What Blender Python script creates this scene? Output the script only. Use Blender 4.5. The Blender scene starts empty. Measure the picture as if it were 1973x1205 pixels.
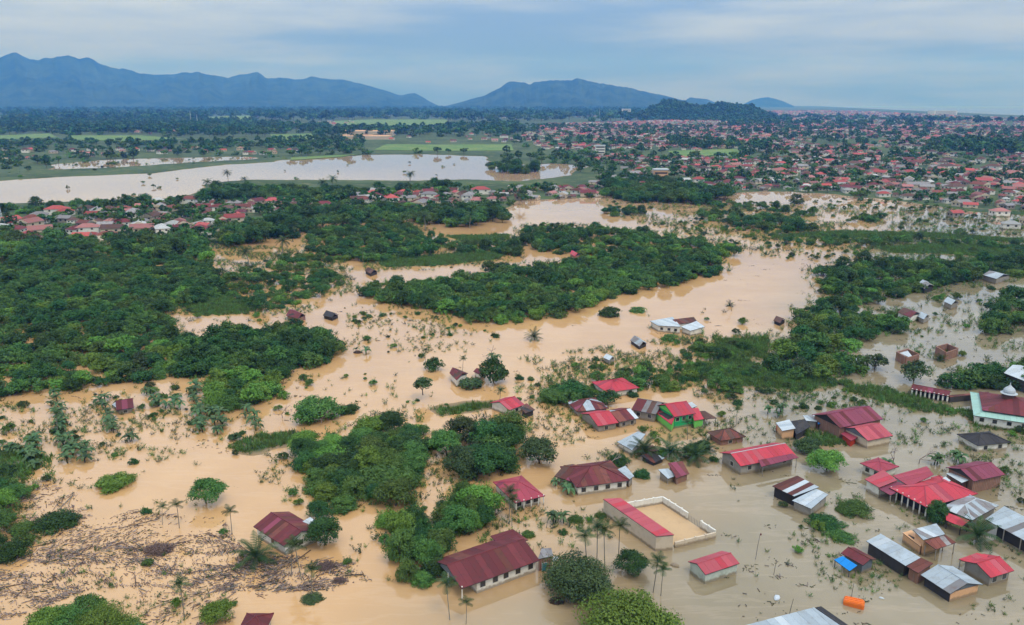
import bpy, math, random
import numpy as np
from mathutils import Vector

rng = np.random.default_rng(7)
random.seed(7)
S = bpy.context.scene
COL = S.collection
R = math.radians

# ------------------------------------------------------------------ camera
CAM_H = 75.0
F_PX, PW, PH = 1548.0, 1973.0, 1205.0
PITCH = math.atan((PH / 2 - 198.0) / F_PX)
cam = bpy.data.cameras.new('camera')
cam.sensor_width = 36.0
cam.lens = F_PX / PW * 36.0
cam.clip_start = 1.0
cam.clip_end = 90000.0
cam_o = bpy.data.objects.new('camera', cam)
cam_o.location = (0, 0, CAM_H)
cam_o.rotation_euler = (R(90) - PITCH, 0, 0)
COL.objects.link(cam_o)
S.camera = cam_o

# ------------------------------------------------------------------ world: overcast sky
SUN_EL, SUN_ROT = R(58), R(150)
world = bpy.data.worlds.new('World')
S.world = world
world.use_nodes = True
wt = world.node_tree
wt.nodes.clear()


def wn(t, **k):
    n = wt.nodes.new(t)
    for a, v in k.items():
        setattr(n, a, v)
    return n


def wmath(op, a, b=None, c=None, clamp=False):
    n = wn('ShaderNodeMath', operation=op, use_clamp=clamp)
    for i, v in enumerate((a, b, c)):
        if v is None:
            continue
        if isinstance(v, (int, float)):
            n.inputs[i].default_value = v
        else:
            wt.links.new(v, n.inputs[i])
    return n.outputs[0]


def wmix(fac, a, b):
    n = wn('ShaderNodeMix', data_type='RGBA')
    for i, v in ((0, fac), (6, a), (7, b)):
        if isinstance(v, (int, float)):
            n.inputs[i].default_value = v
        elif isinstance(v, tuple):
            n.inputs[i].default_value = (*v, 1)
        else:
            wt.links.new(v, n.inputs[i])
    return n.outputs[2]


sky = wn('ShaderNodeTexSky', sky_type='NISHITA', sun_disc=False, sun_elevation=SUN_EL, sun_rotation=SUN_ROT)
sky.air_density, sky.dust_density, sky.ozone_density = 1.0, 2.0, 2.0
tc = wn('ShaderNodeTexCoord')
sx = wn('ShaderNodeSeparateXYZ')
wt.links.new(tc.outputs['Generated'], sx.inputs[0])
elev = wmath('MAXIMUM', sx.outputs[2], 0.0)


def wnoise(scale, sz, detail, rough, off):
    cmb = wn('ShaderNodeCombineXYZ')
    wt.links.new(wmath('ADD', sx.outputs[0], off), cmb.inputs[0])
    wt.links.new(sx.outputs[1], cmb.inputs[1])
    wt.links.new(wmath('MULTIPLY', sx.outputs[2], sz), cmb.inputs[2])
    n = wn('ShaderNodeTexNoise')
    n.inputs['Scale'].default_value = scale
    n.inputs['Detail'].default_value = detail
    n.inputs['Roughness'].default_value = rough
    wt.links.new(cmb.outputs[0], n.inputs['Vector'])
    return n.outputs[0]


n1 = wnoise(1.7, 7.0, 4, 0.5, 7.3)
n2 = wnoise(5.0, 9.0, 5, 0.55, 11.7)
nn = wmath('ADD', wmath('MULTIPLY', n1, 0.65), wmath('MULTIPLY', n2, 0.35))
cl = wn('ShaderNodeMapRange', interpolation_type='SMOOTHSTEP')
cl.inputs['From Min'].default_value = 0.40
cl.inputs['From Max'].default_value = 0.68
wt.links.new(nn, cl.inputs['Value'])
# cloud deck: grey-blue bellies and paler gaps, brighter towards the zenith as under any overcast
el2 = wn('ShaderNodeMapRange', interpolation_type='SMOOTHSTEP')
el2.inputs['From Min'].default_value = 0.05
el2.inputs['From Max'].default_value = 0.6
wt.links.new(elev, el2.inputs['Value'])
belly = wmix(el2.outputs[0], (2.0, 3.3, 6.4), (5.4, 6.1, 7.2))
cloud = wmix(cl.outputs[0], belly, (5.5, 6.3, 7.7))
cie = wmath('MULTIPLY_ADD', wmath('MINIMUM', elev, 0.36), 4.4, 0.60)
vm = wn('ShaderNodeVectorMath', operation='SCALE')
wt.links.new(cloud, vm.inputs[0])
wt.links.new(cie, vm.inputs['Scale'])
skyc = wmix(0.82, sky.outputs[0], vm.outputs[0])
bg = wn('ShaderNodeBackground')
bg.inputs['Strength'].default_value = 0.1
wt.links.new(skyc, bg.inputs['Color'])
wo = wn('ShaderNodeOutputWorld')
wt.links.new(bg.outputs[0], wo.inputs[0])

sl = bpy.data.lights.new('sun', 'SUN')
sl.energy = 1.5
sl.angle = R(20)
sl.color = (1.0, 0.96, 0.9)
sun_o = bpy.data.objects.new('sun', sl)
# rotation 150 deg in the sky node is measured from +Y towards +X
sd = Vector((math.sin(SUN_ROT) * math.cos(SUN_EL), math.cos(SUN_ROT) * math.cos(SUN_EL), math.sin(SUN_EL)))
sun_o.rotation_euler = (-sd).to_track_quat('-Z', 'Y').to_euler()
COL.objects.link(sun_o)

vs = S.view_settings
vs.view_transform = 'Standard'
vs.look = 'None'
vs.exposure = 0.13
vs.gamma = 1.0
cy = S.cycles
cy.max_bounces = 5
cy.diffuse_bounces = 2
cy.glossy_bounces = 2
cy.transmission_bounces = 2
cy.volume_bounces = 0
cy.caustics_reflective = False
cy.caustics_refractive = False
cy.use_denoising = True
cy.use_adaptive_sampling = True
cy.adaptive_threshold = 0.02

# ------------------------------------------------------------------ projection helpers (photo pixel -> place on the plain)
CP, SP = math.cos(PITCH), math.sin(PITCH)


def U(px, py, z=0.0):
    """world xy (and z) of the point at height z seen at a photo pixel"""
    dx, dy = (px - PW / 2) / F_PX, (PH / 2 - py) / F_PX
    d = (dx, CP + dy * SP, -SP + dy * CP)
    t = (z - CAM_H) / min(d[2], -1e-4)
    return np.array([d[0] * t, d[1] * t, z])


def proj(p):
    x, y, z = p[0], p[1], p[2] - CAM_H
    dep = y * CP - z * SP
    up = y * SP + z * CP
    return PW / 2 + F_PX * x / dep, PH / 2 - F_PX * up / dep


def poly_w(pp, z=0.0):
    return np.array([U(x, y, z)[:2] for x, y in pp])


def inside(pts, poly):
    x, y = pts[:, 0], pts[:, 1]
    r = np.zeros(len(pts), bool)
    n = len(poly)
    for i in range(n):
        x0, y0 = poly[i]
        x1, y1 = poly[(i + 1) % n]
        c = (y0 > y) != (y1 > y)
        with np.errstate(divide='ignore', invalid='ignore'):
            xi = (x1 - x0) * (y - y0) / (y1 - y0 + 1e-12) + x0
        r ^= c & (x < xi)
    return r


def sdist(pts, poly):
    """signed distance, positive inside"""
    best = np.full(len(pts), 1e18)
    n = len(poly)
    for i in range(n):
        a, b = poly[i], poly[(i + 1) % n]
        ab = b - a
        t = np.clip(((pts - a) @ ab) / (ab @ ab + 1e-9), 0, 1)
        d = ((pts - a - t[:, None] * ab) ** 2).sum(1)
        best = np.minimum(best, d)
    return np.where(inside(pts, poly), 1, -1) * np.sqrt(best)


_lat = rng.random((256, 256))


def vnoise(x, y):
    xi, yi = np.floor(x).astype(int), np.floor(y).astype(int)
    fx, fy = x - xi, y - yi
    fx, fy = fx * fx * (3 - 2 * fx), fy * fy * (3 - 2 * fy)
    g = lambda a, b: _lat[a % 256, b % 256]
    return (g(xi, yi) * (1 - fx) + g(xi + 1, yi) * fx) * (1 - fy) + (g(xi, yi + 1) * (1 - fx) + g(xi + 1, yi + 1) * fx) * fy


def fbm(x, y, o=4):
    s, a, t = 0, 0.5, 0
    for i in range(o):
        s = s + a * vnoise(x * 2 ** i + 17 * i, y * 2 ** i + 5 * i)
        t += a
        a *= 0.5
    return s / t


# ------------------------------------------------------------------ object helpers
def tag(o, label=None, cat=None, group=None, kind=None):
    for k, v in (('label', label), ('category', cat), ('group', group), ('kind', kind)):
        if v:
            o[k] = v
    return o


def mesh_np(name, V, F, mats=(), fmat=None, smooth=False, tone=None):
    """F: list of arrays (n,k) of faces"""
    if isinstance(F, np.ndarray):
        F = [F]
    F = [np.asarray(f, np.int32) for f in F if len(f)]
    me = bpy.data.meshes.new(name)
    V = np.asarray(V, np.float32)
    me.vertices.add(len(V))
    me.vertices.foreach_set('co', V.ravel())
    loops = np.concatenate([f.ravel() for f in F])
    sizes = np.concatenate([np.full(len(f), f.shape[1], np.int32) for f in F])
    starts = np.concatenate([[0], np.cumsum(sizes)[:-1]]).astype(np.int32)
    me.loops.add(len(loops))
    me.loops.foreach_set('vertex_index', loops)
    me.polygons.add(len(sizes))
    me.polygons.foreach_set('loop_start', starts)
    me.polygons.foreach_set('loop_total', sizes)
    for m in mats:
        me.materials.append(m)
    if fmat is not None:
        me.polygons.foreach_set('material_index', np.asarray(fmat, np.int32))
    if smooth:
        me.polygons.foreach_set('use_smooth', np.ones(len(sizes), bool))
    if tone is not None:
        a = me.attributes.new('tone', 'FLOAT', 'POINT')
        a.data.foreach_set('value', np.asarray(tone, np.float32))
    me.update()
    me.validate()
    return me


def obj(name, me, parent=None, loc=(0, 0, 0), rot=(0, 0, 0), scale=(1, 1, 1)):
    o = bpy.data.objects.new(name, me)
    o.location, o.rotation_euler, o.scale = loc, rot, scale
    if parent:
        o.parent = parent
    COL.objects.link(o)
    return o


class MB:
    """collects polygons into one mesh"""

    def __init__(s):
        s.v, s.f, s.m = [], [], []

    def poly(s, pts, m=0):
        b = len(s.v)
        s.v += [tuple(p) for p in pts]
        s.f.append(list(range(b, b + len(pts))))
        s.m.append(m)

    def prism(s, pts, thick_vec, m=0):
        a = [np.asarray(p, float) for p in pts]
        t = np.asarray(thick_vec, float)
        lo = [p + t for p in a]
        b = len(s.v)
        n = len(a)
        s.v += [tuple(p) for p in a + lo]
        s.f.append(list(range(b, b + n)))
        s.f.append([b + n + i for i in reversed(range(n))])
        for i in range(n):
            j = (i + 1) % n
            s.f.append([b + j, b + i, b + n + i, b + n + j])
        s.m += [m] * (n + 2)

    def tube(s, p0, p1, r0, r1, k=6, m=0, cap=True):
        p0, p1 = np.asarray(p0, float), np.asarray(p1, float)
        d = p1 - p0
        d /= np.linalg.norm(d) + 1e-9
        h = np.array([0, 0, 1.0]) if abs(d[2]) < 0.9 else np.array([1.0, 0, 0])
        a = np.cross(d, h)
        a /= np.linalg.norm(a)
        c = np.cross(d, a)
        b = len(s.v)
        for p, r in ((p0, r0), (p1, r1)):
            for i in range(k):
                t = 2 * math.pi * i / k
                s.v.append(tuple(p + r * (math.cos(t) * a + math.sin(t) * c)))
        for i in range(k):
            j = (i + 1) % k
            s.f.append([b + i, b + j, b + k + j, b + k + i])
            s.m.append(m)
        if cap:
            s.f.append([b + k + i for i in range(k)])
            s.m.append(m)

    def box(s, c0, c1, m=0):
        x0, y0, z0 = c0
        x1, y1, z1 = c1
        s.prism([(x0, y0, z1), (x1, y0, z1), (x1, y1, z1), (x0, y1, z1)], (0, 0, z0 - z1), m)

    def mesh(s, name, mats, smooth=False):
        me = bpy.data.meshes.new(name)
        me.from_pydata(s.v, [], s.f)
        for m in mats:
            me.materials.append(m)
        me.polygons.foreach_set('material_index', s.m)
        if smooth:
            me.polygons.foreach_set('use_smooth', [True] * len(s.f))
        me.update()
        return me


# ------------------------------------------------------------------ materials
class NT:
    def __init__(s, name):
        s.mat = bpy.data.materials.new(name)
        s.mat.use_nodes = True
        s.t = s.mat.node_tree
        s.bsdf = s.t.nodes['Principled BSDF']

    def n(s, t, ins=None, **k):
        x = s.t.nodes.new(t)
        for a, v in k.items():
            setattr(x, a, v)
        for a, v in (ins or {}).items():
            s.put(x.inputs[a], v)
        return x

    def put(s, sock, v):
        if isinstance(v, bpy.types.NodeSocket):
            s.t.links.new(v, sock)
        elif isinstance(v, tuple) and len(v) == 3 and sock.type == 'RGBA':
            sock.default_value = (*v, 1)
        else:
            sock.default_value = v

    def math(s, op, a, b=0.0, clamp=False):
        return s.n('ShaderNodeMath', {0: a, 1: b}, operation=op, use_clamp=clamp).outputs[0]

    def mix(s, f, a, b):
        return s.n('ShaderNodeMix', {0: f, 6: a, 7: b}, data_type='RGBA').outputs[2]

    def noise(s, vec, scale, detail=3, rough=0.5):
        return s.n('ShaderNodeTexNoise', {'Vector': vec, 'Scale': scale, 'Detail': detail, 'Roughness': rough}).outputs[0]

    def ramp(s, v, a, b):
        return s.n('ShaderNodeMapRange', {'Value': v, 'From Min': a, 'From Max': b}, interpolation_type='SMOOTHSTEP').outputs[0]

    @property
    def pos(s):
        return s.n('ShaderNodeNewGeometry').outputs['Position']

    @property
    def rand(s):
        return s.n('ShaderNodeObjectInfo').outputs['Random']

    def out(s, **k):
        for a, v in k.items():
            s.put(s.bsdf.inputs[a.replace('_', ' ')], v)
        return s.mat


def paint(name, col, rough=0.7, var=0.18, dirt=None, dirt_amt=0.45, scale=0.9, spec=0.2, mud=False):
    """plain surface: object-to-object shade difference plus grimy blotches"""
    m = NT(name)
    p = m.pos
    c2 = tuple(min(1, c * (1 + var)) for c in col)
    c1 = tuple(c * (1 - var) for c in col)
    c = m.mix(m.rand, c1, c2)
    big = m.noise(p, scale, 4, 0.6)
    c = m.mix(m.math('MULTIPLY', m.ramp(big, 0.45, 0.75), dirt_amt), c, dirt or tuple(x * 0.45 for x in col))
    fine = m.noise(p, scale * 9, 2, 0.6)
    c = m.mix(m.math('MULTIPLY', m.ramp(fine, 0.5, 0.8), 0.3), c, tuple(x * 0.6 for x in col))
    if mud:  # silt line left by the flood, ragged along its upper edge
        z = m.n('ShaderNodeSeparateXYZ', {0: p}).outputs[2]
        edge = m.math('ADD', z, m.math('MULTIPLY', m.noise(p, 1.3, 4, 0.65), -0.9))
        c = m.mix(m.math('MULTIPLY', m.ramp(edge, 0.25, -0.15), 0.8), c, (0.22, 0.165, 0.10))
    return m.out(Base_Color=c, Roughness=rough, Specular_IOR_Level=spec)


M = {}
M['roof_red'] = paint('painted_red_metal', (0.44, 0.045, 0.065), 0.6, 0.14, (0.25, 0.06, 0.065), 0.6)
M['roof_crimson'] = paint('faded_crimson_metal', (0.31, 0.05, 0.075), 0.6, 0.12, (0.22, 0.06, 0.07), 0.5)
M['roof_pink'] = paint('sunbleached_pink_metal', (0.39, 0.075, 0.095), 0.6, 0.10, (0.33, 0.09, 0.10), 0.5)
M['roof_purple'] = paint('purple_red_metal', (0.20, 0.045, 0.075), 0.6, 0.12, (0.17, 0.05, 0.07), 0.4)
M['roof_maroon'] = paint('maroon_metal', (0.13, 0.028, 0.033), 0.65, 0.25, (0.075, 0.03, 0.03), 0.7)
M['roof_rust'] = paint('rusted_metal', (0.15, 0.05, 0.04), 0.75, 0.45, (0.06, 0.035, 0.03), 0.7)
M['roof_brown'] = paint('brown_rusted_metal', (0.10, 0.055, 0.045), 0.8, 0.3, (0.05, 0.035, 0.03), 0.6)
M['roof_tin'] = paint('galvanised_tin', (0.33, 0.385, 0.43), 0.5, 0.12, (0.24, 0.245, 0.24), 0.6)
M['roof_white'] = paint('pale_new_tin', (0.44, 0.49, 0.53), 0.5, 0.12, (0.33, 0.33, 0.32), 0.5)
M['roof_grey'] = paint('weathered_grey_metal', (0.22, 0.215, 0.22), 0.6, 0.3, (0.14, 0.09, 0.08), 0.7)
M['roof_black'] = paint('blackened_metal', (0.035, 0.033, 0.036), 0.6, 0.3, (0.02, 0.02, 0.02), 0.5)
M['tile_red'] = paint('weathered_red_roof', (0.34, 0.075, 0.07), 0.8, 0.35, (0.14, 0.06, 0.055), 0.5)
M['tile_pink'] = paint('dusty_pink_roof', (0.30, 0.13, 0.12), 0.8, 0.3, (0.2, 0.1, 0.09), 0.5)
M['tile_pale'] = paint('pale_dusty_roof', (0.36, 0.37, 0.37), 0.8, 0.3, (0.22, 0.21, 0.2), 0.5)
M['roof_mint'] = paint('mint_green_metal', (0.30, 0.48, 0.42), 0.5, 0.06, (0.25, 0.36, 0.32), 0.5)
M['tarp_blue'] = paint('blue_tarpaulin', (0.01, 0.22, 0.62), 0.45, 0.05, (0.01, 0.16, 0.45), 0.4)
M['orange'] = paint('orange_plastic', (0.72, 0.16, 0.025), 0.45, 0.05, (0.5, 0.12, 0.03), 0.4)
M['wall_white'] = paint('white_plaster', (0.66, 0.64, 0.58), 0.85, 0.06, (0.40, 0.35, 0.27), 0.5, mud=True)
M['wall_cream'] = paint('cream_plaster', (0.56, 0.47, 0.36), 0.85, 0.06, (0.38, 0.30, 0.21), 0.5, mud=True)
M['wall_peach'] = paint('peach_plaster', (0.62, 0.36, 0.20), 0.85, 0.06, (0.42, 0.25, 0.15), 0.5, mud=True)
M['wall_concrete'] = paint('bare_concrete_block', (0.26, 0.24, 0.21), 0.9, 0.15, (0.14, 0.12, 0.10), 0.6, mud=True)
M['wall_green'] = paint('bright_green_plaster', (0.16, 0.50, 0.10), 0.8, 0.05, (0.10, 0.33, 0.08), 0.4, mud=True)
M['wall_green2'] = paint('deep_green_plaster', (0.02, 0.33, 0.12), 0.8, 0.05, (0.02, 0.2, 0.09), 0.4, mud=True)
M['wall_pale_green'] = paint('mouldy_pale_green_plaster', (0.46, 0.50, 0.44), 0.85, 0.05, (0.22, 0.25, 0.20), 0.7, mud=True)
M['wall_dark'] = paint('dark_board_and_shade', (0.045, 0.042, 0.042), 0.9, 0.3, (0.03, 0.028, 0.026), 0.6)  # dark boards, and the painted shade under the open tin shelter
M['wall_slate'] = paint('slate_blue_board', (0.13, 0.15, 0.17), 0.8, 0.1, mud=True)
M['glass'] = paint('dark_window', (0.03, 0.033, 0.035), 0.15, 0.2, spec=0.6)
M['frame'] = paint('grimy_white_frame', (0.5, 0.48, 0.43), 0.7, 0.1)
M['door_blue'] = paint('blue_door', (0.04, 0.20, 0.27), 0.6, 0.1)
M['door_red'] = paint('red_door', (0.45, 0.05, 0.03), 0.6, 0.1)
M['pole'] = paint('grey_pole', (0.12, 0.11, 0.10), 0.8, 0.2)
M['bark'] = paint('bark', (0.10, 0.08, 0.06), 0.9, 0.3, scale=3)
M['bark_pale'] = paint('pale_bark', (0.22, 0.20, 0.16), 0.9, 0.2, scale=3)
M['deadwood'] = paint('sodden_wood', (0.11, 0.075, 0.065), 0.9, 0.5, (0.04, 0.03, 0.028), 0.5, scale=1.2)
M['driftwood'] = paint('grey_driftwood', (0.24, 0.19, 0.175), 0.9, 0.4, (0.12, 0.09, 0.085), 0.5, scale=1.2)

bk = NT('red_brick')
br = bk.n('ShaderNodeTexBrick', {'Vector': bk.pos, 'Scale': 1.6, 'Color1': (0.26, 0.10, 0.065), 'Color2': (0.20, 0.085, 0.055),
                                 'Mortar': (0.24, 0.19, 0.15), 'Mortar Size': 0.03})
M['wall_brick'] = bk.out(Base_Color=bk.mix(bk.math('MULTIPLY', bk.ramp(bk.noise(bk.pos, 0.7, 4), .45, .7), .5), br.outputs[0], (0.15, 0.085, 0.06)), Roughness=0.9)


def leafmat(name, dark, mid, light, transl=0.15):
    m = NT(name)
    a = m.n('ShaderNodeAttribute', attribute_name='tone').outputs['Fac']
    r = m.rand
    c = m.mix(m.ramp(a, 0.0, 0.6), dark, mid)
    c = m.mix(m.ramp(a, 0.5, 1.0), c, light)
    h = m.n('ShaderNodeHueSaturation', {'Hue': m.math('MULTIPLY_ADD', r, 0.05), 'Saturation': 0.95, 'Value': m.math('MULTIPLY_ADD', r, 0.5), 'Color': c})
    h.inputs['Hue'].links[0].from_node.inputs[2].default_value = 0.475
    h.inputs['Value'].links[0].from_node.inputs[2].default_value = 0.72
    m.out(Base_Color=h.outputs[0], Roughness=0.65, Specular_IOR_Level=0.12)
    tr = m.n('ShaderNodeBsdfTranslucent', {'Color': h.outputs[0]})
    mx = m.n('ShaderNodeMixShader', {0: transl, 1: m.bsdf.outputs[0], 2: tr.outputs[0]})
    m.t.links.new(mx.outputs[0], m.t.nodes['Material Output'].inputs['Surface'])
    return m.mat


M['leaf_dark'] = leafmat('dark_leaf', (0.020, 0.058, 0.018), (0.036, 0.096, 0.026), (0.065, 0.15, 0.034))
M['leaf_mid'] = leafmat('mid_leaf', (0.040, 0.092, 0.022), (0.075, 0.155, 0.032), (0.125, 0.22, 0.045))
M['leaf_bright'] = leafmat('bright_leaf', (0.065, 0.14, 0.020), (0.115, 0.23, 0.030), (0.17, 0.30, 0.045))
M['leaf_olive'] = leafmat('olive_leaf', (0.030, 0.055, 0.025), (0.055, 0.095, 0.035), (0.095, 0.14, 0.05))
M['leaf_banana'] = leafmat('banana_leaf', (0.05, 0.11, 0.05), (0.085, 0.165, 0.07), (0.14, 0.22, 0.09), 0.35)
M['leaf_palm'] = leafmat('palm_leaf', (0.025, 0.06, 0.022), (0.05, 0.10, 0.035), (0.10, 0.15, 0.05), 0.3)
M['grass'] = leafmat('grass_blade', (0.075, 0.15, 0.03), (0.11, 0.20, 0.045), (0.16, 0.25, 0.07), 0.3)

# flood water: silt-laden, opaque, with a sky-reflecting surface. Two silt loads meet: ochre inland, grey-brown among the houses
w = NT('flood_water')
p = w.pos
sp_ = w.n('ShaderNodeSeparateXYZ', {0: p})
sgn = w.math('SUBTRACT', sp_.outputs[0], w.math('MULTIPLY', w.math('SUBTRACT', sp_.outputs[1], 128.0), 0.62))
wob = w.math('MULTIPLY', w.math('SUBTRACT', w.noise(p, 0.018, 4, 0.55), 0.5), 70.0)
fac = w.ramp(w.math('ADD', sgn, wob), -26.0, 42.0)
och = w.mix(w.ramp(w.noise(p, 0.03, 4, 0.6), 0.35, 0.7), (0.50, 0.29, 0.125), (0.56, 0.335, 0.155))
gry = w.mix(w.ramp(w.noise(p, 0.045, 4, 0.6), 0.35, 0.7), (0.215, 0.175, 0.105), (0.26, 0.215, 0.14))
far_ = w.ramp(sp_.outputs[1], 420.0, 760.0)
wc = w.mix(fac, och, gry)
mp = w.n('ShaderNodeMapping', {'Vector': p, 'Rotation': (0, 0, 0.35), 'Scale': (0.016, 0.085, 1)})
st = w.noise(mp.outputs[0], 1.0, 5, 0.6)
wc = w.mix(w.math('MULTIPLY', w.ramp(st, 0.5, 0.75), 0.14), wc, (0.38, 0.26, 0.15))
mp2 = w.n('ShaderNodeMapping', {'Vector': p, 'Rotation': (0, 0, -0.2), 'Scale': (0.02, 0.11, 1)})
st2 = w.math('ABSOLUTE', w.math('SUBTRACT', w.noise(mp2.outputs[0], 1.0, 5, 0.65), 0.5))
wc = w.mix(w.math('MULTIPLY', w.ramp(st2, 0.03, 0.0), 0.07), wc, (0.66, 0.52, 0.38))
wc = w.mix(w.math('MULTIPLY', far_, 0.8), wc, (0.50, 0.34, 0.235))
rip = w.math('MULTIPLY', w.noise(p, 1.1, 3, 0.6), w.math('ADD', w.ramp(st, 0.45, 0.7), 0.25))
bump = w.n('ShaderNodeBump', {'Height': rip, 'Strength': 0.02, 'Distance': 0.25})
rgh = w.math('MULTIPLY_ADD', w.ramp(w.noise(p, 0.05, 4, 0.6), 0.4, 0.7), 0.03)
rgh.node.inputs[2].default_value = 0.015
M['water'] = w.out(Base_Color=wc, Roughness=rgh, IOR=1.55, Normal=bump.outputs[0])
w = NT('sea_water')
M['sea'] = w.out(Base_Color=(0.07, 0.13, 0.18), Roughness=0.3, IOR=1.33)

g = NT('ground')
p = g.pos
c = g.mix(g.ramp(g.noise(p, 0.012, 5, 0.6), 0.4, 0.6), (0.036, 0.066, 0.027), (0.065, 0.10, 0.038))
c = g.mix(g.ramp(g.noise(p, 0.09, 4, 0.6), 0.5, 0.75), c, (0.16, 0.15, 0.08))
c = g.mix(g.math('MULTIPLY', g.ramp(g.noise(p, 0.6, 3, 0.6), 0.5, 0.8), 0.5), c, (0.04, 0.075, 0.025))
zz = g.n('ShaderNodeSeparateXYZ', {0: p}).outputs[2]
c = g.mix(g.ramp(zz, 0.16, 0.03), c, (0.24, 0.17, 0.095))
M['ground'] = g.out(Base_Color=c, Roughness=0.95, Specular_IOR_Level=0.2)
g = NT('paddy')
p = g.pos
c = g.mix(g.ramp(g.noise(p, 0.02, 4, 0.6), 0.4, 0.65), (0.10, 0.18, 0.05), (0.15, 0.21, 0.07))
M['paddy'] = g.out(Base_Color=c, Roughness=0.95, Specular_IOR_Level=0.2)
g = NT('forested_slope')
p = g.pos
c = g.mix(g.ramp(g.noise(p, 0.004, 6, 0.7), 0.35, 0.65), (0.018, 0.036, 0.018), (0.05, 0.075, 0.03))
M['hill'] = g.out(Base_Color=c, Roughness=1.0, Specular_IOR_Level=0.0)
M['mud'] = paint('yard_mud', (0.50, 0.34, 0.19), 0.6, 0.05, (0.36, 0.26, 0.16), 0.6, scale=0.25)

# ------------------------------------------------------------------ ground, water, sea, hills
LAND = [
    [(-900, 520), (-300, 470), (0, 462), (120, 470), (200, 462), (330, 455), (400, 470), (455, 468), (500, 445), (560, 440), (650, 418), (780, 415),
     (860, 425), (960, 410), (1000, 388), (1130, 382), (1200, 372), (1340, 375), (1470, 368), (1600, 376), (1720, 388), (1820, 402), (1973, 425), (2400, 440),
     (3000, 440), (3000, 232), (2100, 229), (1973, 223), (1790, 215), (1640, 208), (1540, 203), (1400, 199.5), (-1500, 199.5), (-1500, 520)],
    [(355, 583), (440, 574), (505, 588), (470, 606), (395, 610), (362, 600)],
    [(435, 862), (500, 838), (590, 832), (620, 842), (560, 856), (470, 872)],
    [(1690, 478), (1800, 470), (1973, 474), (2200, 480), (2200, 515), (1973, 502), (1820, 490), (1720, 488)],
    [(1480, 455), (1620, 445), (1800, 450), (1973, 462), (1973, 468), (1780, 458), (1600, 460)],
    [(1300, 705), (1420, 690), (1520, 725), (1640, 735), (1560, 755), (1400, 742)],
    [(1630, 742), (1700, 745), (1780, 770), (1850, 792), (1830, 802), (1740, 785), (1650, 762)],
    [(840, 790), (960, 775), (968, 782), (900, 795), (850, 802)],
    [(1360, 408), (1450, 405), (1560, 425), (1600, 440), (1540, 446), (1420, 430)],
    [(720, 500), (860, 490), (980, 486), (960, 500), (850, 512), (740, 515)],
    [(860, 455), (980, 452), (985, 462), (900, 470)],
    [(1840, 790), (1973, 800), (2100, 830), (2100, 860), (1973, 838), (1880, 822)],
    [(1540, 830), (1600, 838), (1640, 858), (1570, 862)],
    [(0, 870), (60, 862), (110, 880), (40, 930), (-60, 960), (-60, 880)],
    [(1380, 655), (1480, 650), (1480, 690), (1390, 690)],
]
PONDS = [
    [(-900, 400), (-200, 395), (0, 392), (200, 386), (330, 382), (390, 372), (400, 356), (480, 347), (640, 346), (780, 349), (900, 346), (1000, 349), (1100, 338),
     (1135, 320), (1060, 316), (950, 320), (938, 302), (820, 298), (700, 300), (560, 309), (420, 319), (300, 335), (160, 340), (0, 350), (-300, 362), (-900, 370)],
    [(85, 318), (200, 309), (330, 305), (470, 302), (490, 306), (370, 314), (250, 322), (90, 328)],
    [(1130, 384), (1260, 388), (1400, 378), (1560, 380), (1720, 388), (1850, 405), (2100, 425), (2100, 460), (1130, 425)],
]
land_w = [poly_w(q) for q in LAND]
pond_w = [poly_w(q) for q in PONDS]


def height(pts):
    r = np.hypot(pts[:, 0], pts[:, 1])
    wob = (fbm(pts[:, 0] / 14, pts[:, 1] / 14) - 0.5) * 10 + (fbm(pts[:, 0] / 70, pts[:, 1] / 70) - 0.5) * np.clip(r - 350, 0, 800) * 0.05
    s = np.full(len(pts), -1e9)
    for q in land_w:
        s = np.maximum(s, sdist(pts, q))
    for q in pond_w:
        s = np.minimum(s, -sdist(pts, q))
    s = s + wob
    h = np.clip(s * 0.06, -1.6, 0.5)
    return h + np.where(h > 0, (fbm(pts[:, 0] / 5, pts[:, 1] / 5) - 0.5) * 0.25 * np.clip(h * 4, 0, 1), 0)


NR, NA = 330, 560
rr = 45 * (20000 / 45) ** (np.arange(NR) / (NR - 1))
aa = np.radians(np.linspace(-62, 62, NA))
gx = rr[:, None] * np.sin(aa)[None]
gy = rr[:, None] * np.cos(aa)[None]
gp = np.stack([gx.ravel(), gy.ravel()], 1)
gz = height(gp)
idx = np.arange(NR * NA).reshape(NR, NA)
gf = np.stack([idx[:-1, :-1], idx[:-1, 1:], idx[1:, 1:], idx[1:, :-1]], -1).reshape(-1, 4)
# keep the sheet only where it is not far under the flood
tag(obj('ground', mesh_np('ground', np.column_stack([gp, gz]), gf[:, ::-1], [M['ground']], smooth=True)), 'flat green lowland around the flood', kind='structure')


def disc(name, r0, r1, z, mat, n=96, a0=0, a1=2 * math.pi):
    t = np.linspace(a0, a1, n)
    V = np.concatenate([np.column_stack([r0 * np.sin(t), r0 * np.cos(t), np.full(n, z)]), np.column_stack([r1 * np.sin(t), r1 * np.cos(t), np.full(n, z)])])
    i = np.arange(n - 1)
    return obj(name, mesh_np(name, V, np.stack([i, i + n, i + n + 1, i + 1], 1)[:, ::-1], [mat]))


tag(disc('flood_water', 0.5, 2300, 0.0, M['water']), 'silty brown flood water covering the lowland', kind='structure')
tag(disc('sea', 2300, 20000, 0.0, M['sea']), 'grey-blue sea beyond the far town', kind='structure')

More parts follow.
